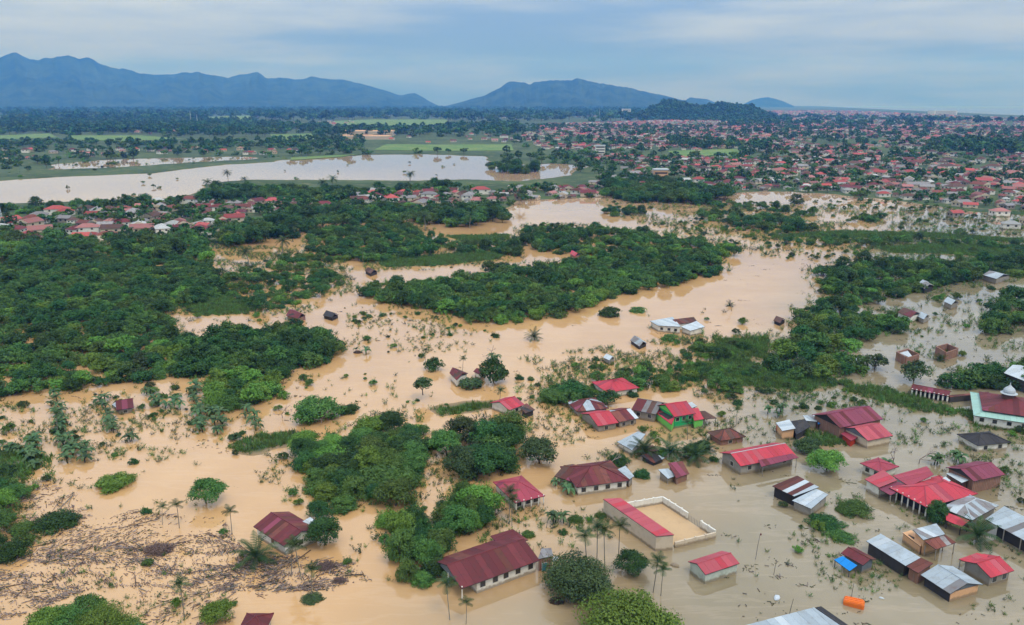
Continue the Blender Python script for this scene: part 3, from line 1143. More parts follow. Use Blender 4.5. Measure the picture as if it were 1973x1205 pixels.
h = House('complex of linked red roofs around a big hip roof with white colonnade', (1770, 980))
h.pitched((1657, 893), (1697, 911), (1700, 892), 2.4, 14, 'roof_crimson', 'wall_white', hip=True, win=2)
h.shed([(1666, 924), (1702, 906), (1729, 926), (1694, 940)], [2.3, 3.0, 3.0, 2.3], 'roof_pink', 'wall_white', edge=3)
h.shed([(1720, 917), (1786, 899), (1799, 915), (1752, 938)], [2.9, 3.6, 3.6, 2.9], 'roof_crimson', 'wall_white', edge=3)
h.shed([(1692, 942), (1728, 928), (1751, 937), (1716, 955)], [2.0, 2.7, 2.7, 2.0], 'roof_purple', 'wall_dark', open_=True, edge=3, post='wall_concrete')
g_ = h.pitched((1785, 978), (1884, 952), (1801, 932), 2.8, 19, 'roof_red', 'wall_dark', hip=True, win=0, trim='roof_crimson', veranda=[1.3, .5, .3, .3])
h.posts([(g_['a'] + (g_['d'] - g_['a']) * t + g_['u'] * .35)[:2] for t in np.linspace(.03, .97, 7)], 2.7, 'wall_white', .14)
h.shed([(1808, 926), (1822, 919), (1832, 927), (1818, 934)], 3.0, 'roof_white', 'wall_white')
g_ = h.pitched((1873, 1003), (1924, 975), (1884, 960), 2.6, 20, ['roof_grey', 'roof_grey', 'roof_grey', 'roof_tin'], 'wall_concrete', hip=True, trim='roof_white', win=1)
h.shed([(1822, 987), (1868, 1004), (1852, 1016), (1823, 1003)], [2.2, 2.2, 1.7, 1.7], 'roof_red', 'wall_dark', open_=True, post='wall_dark')

h = House('purple-roofed brick house with a white tin side roof behind the red complex', (1900, 945))
h.pitched((1876, 928), (1937, 915), (1878, 898), 3.2, 20, 'roof_purple', 'wall_brick', gable='wall_dark', win=0)
h.shed([(1823, 913), (1857, 906), (1866, 926), (1853, 931)], [2.0, 2.2, 2.4, 2.2], 'roof_white', 'wall_dark', open_=True, post='wall_dark')

h = House('open blue-grey tin shelter cut by the right edge', (1960, 1030), 'shelter', 'shelter')
P_ = h.shed([(1898, 1001), (1935, 976), (2060, 1040), (2030, 1072)], [2.5, 3.3, 3.3, 2.5], 'roof_tin', 'wall_dark', edge=3, inset=1.6)  # open underneath: the dark set-back walls stand in for shade below the roof
h.posts([P_[0][:2] + (P_[3][:2] - P_[0][:2]) * t for t in (.05, .3, .55, .8, .98)], 2.4, 'wall_concrete', .1)

h = House('long low tin-roofed row house with a rust patch and peach gable end', (1770, 1120))
h.shed([(1669, 1043), (1697, 1029), (1774, 1075), (1745, 1091)], [2.2, 2.6, 2.6, 2.2], ['roof_white', 'roof_tin', 'roof_tin', 'roof_white', 'roof_tin'], 'wall_dark', edge=3)
h.shed([(1747, 1092), (1774, 1075), (1798, 1086), (1769, 1105)], [2.2, 2.6, 2.6, 2.2], 'roof_rust', 'wall_brick', edge=3)
g_ = h.pitched((1774, 1108), (1831, 1145), (1832, 1104), 2.0, 17, 'roof_tin', 'wall_dark', gable='wall_slate', win=0)
e0, e1 = g_['b'] + g_['n'] * .55 - g_['u'] * .36, g_['c'] - g_['n'] * .55 - g_['u'] * .36
mb = MB()
mb.prism([(e0[0], e0[1], 1.6), (e1[0], e1[1], 1.6), (e1[0], e1[1], -1.2), (e0[0], e0[1], -1.2)], -g_['u'] * .07)
h.part('end_wall', mb, ['wall_peach'])

h = House('half tin half rust open house with a peach wall behind the long row', (1800, 1060))
h.shed([(1759, 1021), (1804, 1009), (1821, 1030), (1779, 1041)], [3.0, 3.0, 3.2, 3.2], ['roof_white', 'roof_tin'], 'wall_peach', edge=0)
h.shed([(1781, 1043), (1821, 1031), (1842, 1046), (1803, 1059)], [3.0, 3.0, 2.2, 2.2], ['roof_rust', 'roof_rust', 'roof_grey'], open_=True, post='wall_concrete', edge=0)
h.shed([(1739, 1027), (1756, 1022), (1777, 1042), (1774, 1054)], [1.7, 1.9, 1.9, 1.6], ['wall_peach'], 'wall_peach', inset=.1)

h = House('bright red gabled house with grey walls at the lower right', (1925, 1125))
h.shed([(1847, 1078), (1882, 1066), (1905, 1071), (1888, 1087)], [2.0, 2.5, 2.7, 2.3], 'roof_red', 'wall_dark', open_=True, post='wall_concrete')
h.pitched((1909, 1114), (1954, 1100), (1911, 1077), 2.2, 21, 'roof_red', 'wall_concrete', win=2)

h = House('small rust-roofed house with a bright blue tarpaulin on its front', (1645, 1100))
h.pitched((1620, 1066), (1663, 1090), (1655, 1066), 2.2, 19, ['roof_rust', 'roof_maroon'], 'wall_slate', win=0, endwin=1)
h.shed([(1607, 1079), (1624, 1072), (1652, 1090), (1637, 1101)], [1.3, 2.0, 2.0, 1.2], 'tarp_blue', 'tarp_blue', open_=True, post='pole', edge=3)

h = House('small mouldy white house with a pink-red gable roof alone in the grey water', (1375, 1120))
h.pitched((1359, 1108), (1425, 1086), (1373, 1077), 2.2, 20, 'roof_pink', 'wall_pale_green', win=0, endwin=0, over=.25)

h = House('large pale tin roof cut by the bottom edge', (1540, 1200))
h.shed([(1430, 1207), (1568, 1171), (1628, 1212), (1480, 1254)], [3.1, 3.5, 3.5, 3.1], 'roof_tin', 'wall_dark', edge=0)
h.shed([(1571, 1171), (1582, 1169), (1645, 1213), (1630, 1213)], [3.2, 2.8, 2.8, 3.2], 'roof_black', 'wall_dark', inset=.1)

h = House('long cream hall with a red roof strip beside a walled yard', (1220, 1010), 'hall', 'building')
h.shed([(1162, 962), (1196, 960), (1299, 1031), (1265, 1034)], [3.0, 3.0, 3.0, 3.0], 'roof_pink', 'wall_cream', inset=.12, edge=3)
YW = [U(1206, 969, 1.5), U(1277, 957, 1.5), U(1379, 1022, 1.5), U(1300, 1045, 1.1)]
wl = House('white and cream perimeter wall round the yard of the long cream hall', (1377, 1030), 'yard_wall', 'wall')


def wallrun(hh, p0, p1, z, mat, t=.3, name='wall_panel', z0=-1.2):
    p0, p1 = np.array(p0[:2]), np.array(p1[:2])
    u = (p1 - p0) / np.linalg.norm(p1 - p0)
    n = np.array([-u[1], u[0]]) * t / 2
    mb = MB()
    mb.prism([(*(p0 + n), z), (*(p1 + n), z), (*(p1 - n), z), (*(p0 - n), z)], (0, 0, z0 - z))
    return hh.part(name, mb, [mat])


def cutrun(hh, p0, p1, z, mat, n, skip=()):
    for i in range(n):
        if i not in skip:
            a0, a1 = p0 + (p1 - p0) * (i / n), p0 + (p1 - p0) * ((i + 1) / n)
            d = (a1 - a0) / np.linalg.norm(a1 - a0) * .03
            wallrun(hh, a0 + d, a1 - d, z, mat)
            if i:
                wallrun(hh, a0 - d * 5, a0 + d * 5, z + .12, mat, .42, 'pillar')


cutrun(wl, YW[0], YW[1], 1.5, 'wall_white', 4)
cutrun(wl, YW[1], YW[2], 1.5, 'wall_white', 8, (4, 5))
for t in np.linspace(.51, .74, 9):
    q = YW[1] + (YW[2] - YW[1]) * t
    mb = MB()
    mb.tube((q[0], q[1], -1), (q[0], q[1], 1.2), .03, .03, 4)
    wl.part('railing_bar', mb, ['pole'])
cutrun(wl, YW[2], YW[3], 1.1, 'wall_cream', 4)
mb = MB()
mb.prism([(*(q[:2] + (np.mean(YW, 0)[:2] - q[:2]) * .02), .045) for q in (U(1203, 966), *YW[1:3], U(1268, 1056))], (0, 0, -.5))
tag(obj('yard', mb.mesh('yard', [M['mud']])), 'bare muddy yard inside the white wall', kind='structure')

h = House('long maroon-roofed house with white walls and a veranda by the olive tree', (960, 1120))
g_ = h.pitched((889, 1135), (1040, 1080), (949, 1059), 2.6, 19, ['roof_maroon'] * 9 + ['roof_rust'], 'wall_white', gable='wall_slate', win=5, veranda=[2.6, .1, 0, 0])
h.posts([(g_['a'] + g_['u'] * .25 + g_['n'] * k)[:2] for k in (.25, g_['w'] * .5, g_['w'] - .4)], 2.5, 'wall_white', .13)
h.shed([(1036, 1078), (1066, 1072), (1062, 1056), (1043, 1058)], 2.3, 'roof_grey', 'wall_brick', inset=.15)
h.wins(U(1043, 1102)[:2], U(1056, 1099)[:2], .1, 1.5, 1, 'door', .9, 'door_blue')
h.shed([(945, 1033), (988, 1020), (1018, 1041), (965, 1056)], [2.6, 3.3, 3.3, 2.6], 'roof_maroon', 'wall_white', edge=3)

h = House('crimson hip-roofed house with white posts along its front', (1010, 985))
g_ = h.pitched((993, 970), (1050, 956), (990, 931), 2.3, 17, 'roof_crimson', 'wall_white', hip=True, win=3, pane='glass', veranda=[0, .6, 0, 0])
h.posts([(g_['a'] + g_['u'] * g_['L'] * t + g_['n'] * .2)[:2] for t in (.04, .3, .55, .8, .97)], 2.25, 'wall_white', .13)

h = House('big rusted maroon hip-roofed house with a lower dark wing', (1150, 945))
h.pitched((1111, 940), (1213, 926), (1163, 895), 2.3, 20, ['roof_maroon', 'roof_maroon', 'roof_rust', 'roof_maroon', 'roof_maroon'], 'wall_white', hip=True, win=4)
h.pitched((1068, 918), (1112, 932), (1092, 899), 2.0, 16, ['roof_rust', 'roof_maroon', 'roof_brown'], 'wall_concrete', win=1)
h.shed([(1190, 905), (1205, 898), (1222, 918), (1213, 924)], [2.4, 2.4, 2.0, 2.0], 'roof_tin', 'wall_concrete')

h = House('small shed with maroon and white roof halves near the round bush', (1300, 918), 'shed', 'shed')
h.shed([(1287, 893), (1315, 889), (1328, 913), (1303, 922)], [2.4, 2.4, 1.6, 1.6], ['roof_maroon', 'roof_rust'], 'wall_brick')
h.shed([(1268, 905), (1287, 903), (1303, 917), (1287, 923)], [2.0, 2.0, 1.3, 1.3], ['roof_white', 'roof_tin'], 'wall_concrete')

h = House('two-storey bright green house with red roofs', (1300, 822))
h.pitched((1299, 804), (1341, 797), (1300, 777), 3.6, 22, 'roof_red', 'wall_green2', gable='wall_green', win=3)
h.shed([(1263, 795), (1281, 783), (1300, 806), (1294, 819)], [2.0, 2.8, 2.8, 2.0], 'roof_red', 'wall_green', edge=3, inset=.15)
h.shed([(1330, 788), (1345, 786), (1356, 808), (1338, 811)], [2.9, 2.9, 2.2, 2.2], 'roof_red', 'wall_green', inset=.2)
h.shed([(1344, 793), (1358, 792), (1381, 806), (1349, 809)], [2.3, 2.3, 1.8, 1.8], ['roof_brown', 'roof_rust'], open_=True, post='wall_concrete')
h = House('grey and rust gabled house left of the bright green one', (1240, 800))
h.pitched((1216, 790), (1264, 799), (1252, 772), 2.6, 20, ['roof_grey', 'roof_grey', 'roof_maroon', 'roof_brown'], 'wall_concrete', win=2)
h.shed([(1322, 778), (1333, 775), (1343, 783), (1333, 787)], 3.0, 'roof_white', 'wall_concrete')
h = House('low gabled house, red on its left half and rusted on its right', (1190, 822))
h.pitched((1152, 822), (1192, 815), (1172, 792), 1.9, 18, 'roof_red', 'wall_concrete', win=1)
h.pitched((1193, 814), (1231, 806), (1207, 788), 1.9, 18, ['roof_rust', 'roof_maroon', 'roof_white', 'roof_maroon'], 'wall_concrete', win=2)
h = House('low rusted hip-roofed house with a pale patch, nearest the broad dark tree', (1140, 796))
h.pitched((1112, 794), (1173, 787), (1142, 769), 1.7, 18, ['roof_rust', 'roof_maroon', 'roof_maroon', 'roof_tin'], 'wall_concrete', hip=True, win=2)
h = House('red hip-roofed house standing alone above the green one', (1200, 762))
h.pitched((1170, 757), (1232, 748), (1195, 730), 2.0, 20, 'roof_red', 'wall_white', hip=True, win=2)
h = House('small red-roofed house with a dark annex beside the orange channel', (998, 798))
h.pitched((981, 791), (1011, 780), (986, 766), 2.0, 20, 'roof_red', 'wall_white', win=1)
h.shed([(1003, 787), (1014, 777), (1031, 790), (1012, 797)], [2.0, 2.0, 1.4, 1.4], ['roof_brown', 'roof_rust', 'roof_black'], 'wall_dark')
h = House('low shed with a bright white tin roof among the palms', (1210, 866), 'shed', 'shed')
h.shed([(1189, 852), (1229, 832), (1244, 837), (1218, 868)], [1.5, 2.2, 2.2, 1.5], ['roof_white', 'roof_tin', 'roof_tin'], 'wall_white', edge=1)
h = House('collapsed shed of loose tin and rusty sheets between the palms', (1258, 893), 'shed', 'shed')
h.shed([(1234, 878), (1256, 872), (1281, 883), (1260, 893)], [1.2, 1.5, 1.0, .8], ['roof_tin', 'roof_black', 'roof_white', 'roof_rust'], 'wall_dark', width=.9)
h.shed([(1240, 862), (1258, 858), (1268, 868), (1250, 873)], [1.6, 1.8, 1.5, 1.3], ['roof_brown', 'roof_rust'], 'wall_dark')

h = House('maroon gabled house with a pale gable among palms in the orange water', (555, 1050))
h.pitched((488, 1015), (547, 1053), (579, 1022), 2.5, 20, ['roof_maroon'] * 7 + ['roof_rust'], 'wall_white', gable='wall_pale_green', win=1, endwin=1)
h.shed([(579, 1007), (598, 997), (612, 1008), (606, 1021)], [2.4, 2.6, 2.3, 2.2], 'roof_white', 'wall_concrete')
h = House('tip of a maroon roof at the bottom edge', (485, 1204))
h.pitched((458, 1216), (512, 1216), (490, 1188), 2.0, 24, 'roof_maroon', 'wall_white', hip=True, win=0)

h = House('tiny maroon-roofed hut alone in the banana field', (238, 792), 'hut', 'hut')
h.pitched((224, 791), (258, 786), (243, 770), 1.6, 20, 'roof_maroon', 'wall_concrete', win=1)
h.shed([(216, 780), (226, 772), (234, 776), (224, 786)], 1.2, 'roof_white', 'wall_concrete')

# prayer hall with dome
h = House('prayer hall with maroon roof, mint green eaves and a white dome', (1940, 815), 'prayer_hall', 'building')
g_ = h.pitched((1876, 801), (2046, 826), (1948, 768), 2.9, 16, 'roof_mint', 'wall_white', hip=True, win=6)
A_, B_, C_, D_ = (g_[k] for k in 'abcd')
ctr = (A_ + B_ + C_ + D_) / 4
mb = MB()
top = [ctr + (q - ctr) * .80 for q in (A_, B_, C_, D_)]
zl = g_['zr'] - (g_['zr'] - 2.9) * .80 + .22
for q in top:
    q[2] = zl
rr0, rr1 = g_['r0'].copy(), g_['r1'].copy()
rr0[2] = rr1[2] = g_['zr'] + 0.6
mb.prism([top[0], top[1], rr1, rr0], (0, 0, -.1))
mb.prism([top[2], top[3], rr0, rr1], (0, 0, -.1))
mb.prism([top[3], top[0], rr0], (0, 0, -.1))
mb.prism([top[1], top[2], rr1], (0, 0, -.1))
ur = h.part('upper_roof', mb, ['wall_dark'])
for q, e in (([top[0], top[1], rr1, rr0], g_['u']), ([top[2], top[3], rr0, rr1], g_['u']), ([top[3], top[0], rr0], g_['n']), ([top[1], top[2], rr1], g_['n'])):
    h.slope(ur, q, e, 'roof_maroon')
dc = U(1943, 765, g_['zr'] + .3)
mb = MB()
t = 1.5
for i in range(8):
    a0, a1 = i * math.pi / 4, (i + 1) * math.pi / 4
    mb.poly([(dc[0] + t * math.cos(a0), dc[1] + t * math.sin(a0), dc[2] - 1), (dc[0] + t * math.cos(a1), dc[1] + t * math.sin(a1), dc[2] - 1),
             (dc[0] + t * math.cos(a1), dc[1] + t * math.sin(a1), dc[2] + .9), (dc[0] + t * math.cos(a0), dc[1] + t * math.sin(a0), dc[2] + .9)])
h.part('cupola', mb, ['roof_brown'])
mb = MB()
prof = [(1.75, .85), (1.9, 1.0), (1.3, 1.15), (1.35, 1.5), (1.25, 1.9), (.95, 2.3), (.5, 2.65), (.18, 3.0), (.06, 3.6), (0.01, 3.9)]
for (ra, za), (rb, zb) in zip(prof[:-1], prof[1:]):
    mb.tube((dc[0], dc[1], dc[2] + za), (dc[0], dc[1], dc[2] + zb), ra, rb, 16, cap=False)
h.part('dome', mb, ['roof_white'])
h = House('long maroon-roofed house with a row of white columns by the prayer hall', (1795, 772))
g_ = h.pitched((1754, 750), (1828, 764), (1792, 747), 2.2, 17, 'roof_maroon', 'wall_dark', win=0, veranda=[0, .8, 0, 0])
h.posts([(g_['a'] + g_['u'] * g_['L'] * t + g_['n'] * .3)[:2] for t in np.linspace(.05, .97, 9)], 2.1, 'wall_white', .22)
h.shed([(1828, 762), (1905, 755), (1906, 758), (1830, 766)], 1.5, 'roof_rust', 'wall_dark', inset=.05)
h = House('black hip-roofed house in front of the prayer hall', (1915, 866))
h.pitched((1884, 859), (1948, 853), (1915, 834), 2.0, 20, 'roof_black', 'wall_white', hip=True, win=2)

# brick shells and others on the right
for lab, q, zt in (('roofless brick shell with a white slab on top, left of two', [(1728, 678), (1750, 672), (1771, 681), (1746, 688)], 2.6), ('roofless brick shell near the drowned palm, right of two', [(1804, 668), (1826, 662), (1846, 670), (1822, 678)], 2.8)):
    h = House(lab, (q[3][0], q[3][1] + 12), 'brick_shell', 'building')
    P_ = [U(*k, zt) for k in q]
    for i in range(4):
        wallrun(h, P_[i], P_[(i + 1) % 4], zt - .15 * (i % 3), 'wall_brick', .35, 'wall')
    if 'white' in lab:
        mb = MB()
        m_ = [P_[0] + (P_[1] - P_[0]) * .2, P_[1] + (P_[0] - P_[1]) * .05, P_[2] + (P_[3] - P_[2]) * .5, P_[3] + (P_[2] - P_[3]) * .3]
        mb.prism([(*k[:2], zt - .5) for k in m_], (0, 0, -.15))
        h.part('slab', mb, ['roof_white'])
SM = [
    ('white tin roof cut by the right edge behind the prayer hall', [(1934, 719), (1965, 704), (2030, 718), (1990, 741)], 3.2, 'roof_white', 'wall_dark'),
    ('striped tin roof among trees at the edge of the right wood', [(1768, 547), (1786, 542), (1800, 551), (1781, 557)], 2.0, ['roof_tin', 'roof_grey'], 'wall_dark'),
    ('tin-roofed house near the right edge above the loose grove', [(1893, 530), (1918, 524), (1946, 531), (1920, 538)], 2.4, ['roof_tin', 'roof_grey'], 'wall_concrete'),
    ('maroon-roofed house on the right edge of the grove in grey water', [(1729, 602), (1752, 596), (1776, 605), (1755, 612)], 2.2, ['roof_maroon', 'roof_brown'], 'wall_white'),
    ('small tin hut just right of the maroon roof by the grove', [(1768, 610), (1780, 605), (1792, 610), (1780, 616)], 1.8, 'roof_tin', 'wall_concrete'),
    ('brown roof half hidden in the right grove', [(1610, 686), (1630, 677), (1646, 688), (1628, 696)], 2.0, 'roof_brown', 'wall_concrete'),
    ('tiny tin roof beside the half hidden brown roof', [(1646, 695), (1656, 691), (1664, 697), (1654, 701)], 1.5, 'roof_white', 'wall_concrete'),
    ('brown hut drowned to its eaves in the wide channel', [(1490, 618), (1500, 612), (1514, 617), (1503, 623)], 1.1, 'roof_brown', 'wall_dark'),
    ('tin hut among low trees in the right water', [(1818, 581), (1832, 575), (1848, 583), (1833, 588)], 2.0, 'roof_tin', 'wall_concrete'),
    ('small tin shack drowned below the white-blue house', [(1214, 656), (1230, 650), (1247, 662), (1232, 668)], 1.1, ['roof_tin', 'roof_grey'], 'wall_dark'),
    ('brown roof among trees at the near end of the channel', [(866, 719), (878, 710), (902, 720), (880, 733)], 2.2, ['roof_brown', 'roof_maroon'], 'wall_white'),
    ('dark hut drowned to its eaves near the wooded tongue', [(622, 608), (636, 601), (653, 607), (640, 613)], 1.2, 'roof_black', 'wall_dark'),
    ('red roof at the edge of the wooded tongue', [(551, 608), (566, 597), (590, 608), (574, 615)], 1.6, 'roof_maroon', 'wall_brick'),
    ('drowned hut at the mouth of the upper channel', [(703, 522), (716, 518), (728, 523), (714, 528)], 1.3, 'roof_brown', 'wall_dark'),
    ('small red hut in the woods of the upper channel', [(1098, 489), (1106, 485), (1118, 491), (1108, 495)], 2.0, 'roof_red', 'wall_brick'),
    ('small white roof by the grey-green bank above the red hip roof', [(1162, 689), (1174, 684), (1186, 690), (1174, 695)], 1.6, 'roof_white', 'wall_concrete'),
    ('small maroon roof right of the prayer hall palms', [(912, 716), (925, 711), (936, 716), (924, 722)], 1.6, 'roof_maroon', 'wall_white'),
]
SM[-1] = ('small maroon roof right of the brown roof at the near end of the channel',) + SM[-1][1:]
for lab, q, z, roof, wall in SM:
    h = House(lab, (sum(k[0] for k in q) / 4, q[3][1] + 6), 'hut' if 'hut' in lab else 'house', 'house')
    # a shallow gable: ridge across the middle of the footprint
    P_ = [U(*k, z) for k in q]
    m0, m1 = (P_[0] + P_[1]) / 2, (P_[2] + P_[3]) / 2
    rise = .22 * np.linalg.norm((P_[1] - P_[0])[:2])
    m0[2] = m1[2] = z + min(rise, 1.2)
    mb = MB()
    mb.prism([P_[0], m0, m1, P_[3]], (0, 0, -.08))
    mb.prism([m0, P_[1], P_[2], m1], (0, 0, -.08))
    ro = h.part('roof', mb, ['wall_dark'])
    e = P_[3] - P_[0]
    h.slope(ro, [P_[0], m0, m1, P_[3]], e, roof, 2.0)
    h.slope(ro, [m0, P_[1], P_[2], m1], e, roof, 2.0)
    h.walls(P_, z - .08, wall, .3)
h = House('white and blue tin house with a rust patch standing in the long channel', (1305, 640))
h.shed([(1252, 619), (1296, 611), (1312, 630), (1268, 628)], [2.2, 2.6, 2.6, 2.2], ['roof_tin', 'roof_white', 'roof_tin'], 'wall_white', edge=0, win=3)
h.shed([(1296, 616), (1337, 611), (1344, 621), (1306, 625)], [2.8, 2.8, 2.4, 2.4], ['roof_rust', 'roof_brown'], 'wall_white')
h.shed([(1312, 630), (1342, 619), (1358, 630), (1330, 638)], [2.2, 2.9, 2.4, 1.9], 'roof_white', 'wall_white')

# ------------------------------------------------------------------ small loose things
x, y, _ = U(1645, 1166)
mb = MB()
n = 8
for k, (s0, z0) in enumerate([(.9, -.5), (1.0, -.3), (1.0, .55), (.86, .8), (.8, .82)]):
    pass
base = [(-1.5, -.75), (1.5, -.75), (1.5, .75), (-1.5, .75)]
rings = []
for sc, z0 in [(.9, -.5), (1.0, -.25), (1.0, .6), (.88, .85)]:
    ring = []
    for cx, cy_ in base:
        for k in range(3):
            a0 = math.atan2(cy_, cx)
            q0 = {(-1, -1): math.pi, (1, -1): 1.5 * math.pi, (1, 1): 0, (-1, 1): .5 * math.pi}[(int(np.sign(cx)), int(np.sign(cy_)))]
            t = q0 + k * math.pi / 4
            ring.append(((cx - np.sign(cx) * .25 + .25 * math.cos(t)) * sc, (cy_ - np.sign(cy_) * .25 + .25 * math.sin(t)) * sc, z0))
    rings.append(ring)
for r0_, r1_ in zip(rings[:-1], rings[1:]):
    for i in range(12):
        j = (i + 1) % 12
        mb.poly([r0_[i], r0_[j], r1_[j], r1_[i]])
mb.poly(rings[-1])
tk = obj('water_tank', None, None, (x, y, 0.05), (R(4), R(-3), R(-28)))
tag(tk, 'orange plastic tank floating in the grey water at the lower right', 'tank')
obj('body', mb.mesh('body', [M['orange']]), tk)
for yy in (-.45, 0, .45):
    mb = MB()
    mb.box((-1.25, yy - .06, .84), (1.25, yy + .06, .92))
    obj('rib', mb.mesh('rib', [M['orange']]), tk)
POLES = [(1455, 1078, 4.8, 'thin bent pole with a small rag in open grey water', True), (1518, 1195, 3.6, 'thin stake behind the tin roof at the bottom', False), (1490, 1108, 2.5, 'short thin stake right of the pink-roofed white house', False),
         (1052, 1018, 1.6, 'short stake near the crimson house', False), (1170, 995, 2.4, 'thin pole by the corner of the cream hall', False), (1640, 1150, 2.2, 'thin stake behind the floating orange tank', False)]
for px, py, hh, lab, rag in POLES:
    x, y, _ = U(px, py)
    e = obj('pole', None, None, (x, y, -1), (0, R(4), rng.uniform(0, 1)))
    tag(e, lab, 'pole')
    mb = MB()
    mb.tube((0, 0, 0), (.06, 0, hh * .5 + 1), .05, .045, 6)
    mb.tube((.06, 0, hh * .5 + 1), (.25, .02, hh + 1), .045, .03, 6)
    obj('shaft', mb.mesh('shaft', [M['pole']]), e)
    if rag:
        mb = MB()
        mb.prism([(.25, 0, hh + .95), (.7, .1, hh + .8), (.6, .05, hh + .5), (.22, 0, hh + .6)], (0, .02, 0))
        obj('rag', mb.mesh('rag', [M['roof_maroon']]), e)
for px, py, lab in ((1497, 1153, 'white sack adrift left of the orange tank'), (1300, 1090, 'pale plank raft adrift left of the white house'), (1698, 1153, 'tiny white float right of the orange tank'), (1070, 1078, 'white bag adrift by the maroon house')):
    x, y, _ = U(px, py)
    V, F_ = [], []
    mb = MB()
    k = 9
    prev = None
    for zz, s0 in ((-.1, .5), (.12, .6), (.3, .42), (.38, .12)):
        ring = [(s0 * (1 + .25 * math.sin(3 * t + s0 * 9)) * math.cos(t) * 1.3, s0 * math.sin(t) * .8, zz) for t in np.linspace(0, 2 * math.pi, k, endpoint=False)]
        if prev:
            for i in range(k):
                mb.poly([prev[i], prev[(i + 1) % k], ring[(i + 1) % k], ring[i]])
        prev = ring
    mb.poly(prev)
    s0 = .5 if 'tiny' in lab else 1.0
    tag(obj('floating_sack', mb.mesh('floating_sack', [M['roof_white' if 'plank' not in lab else 'wall_concrete']], True), None, (x, y, 0), (0, 0, rng.uniform(0, 3)), (s0, s0, s0)), lab, 'float')
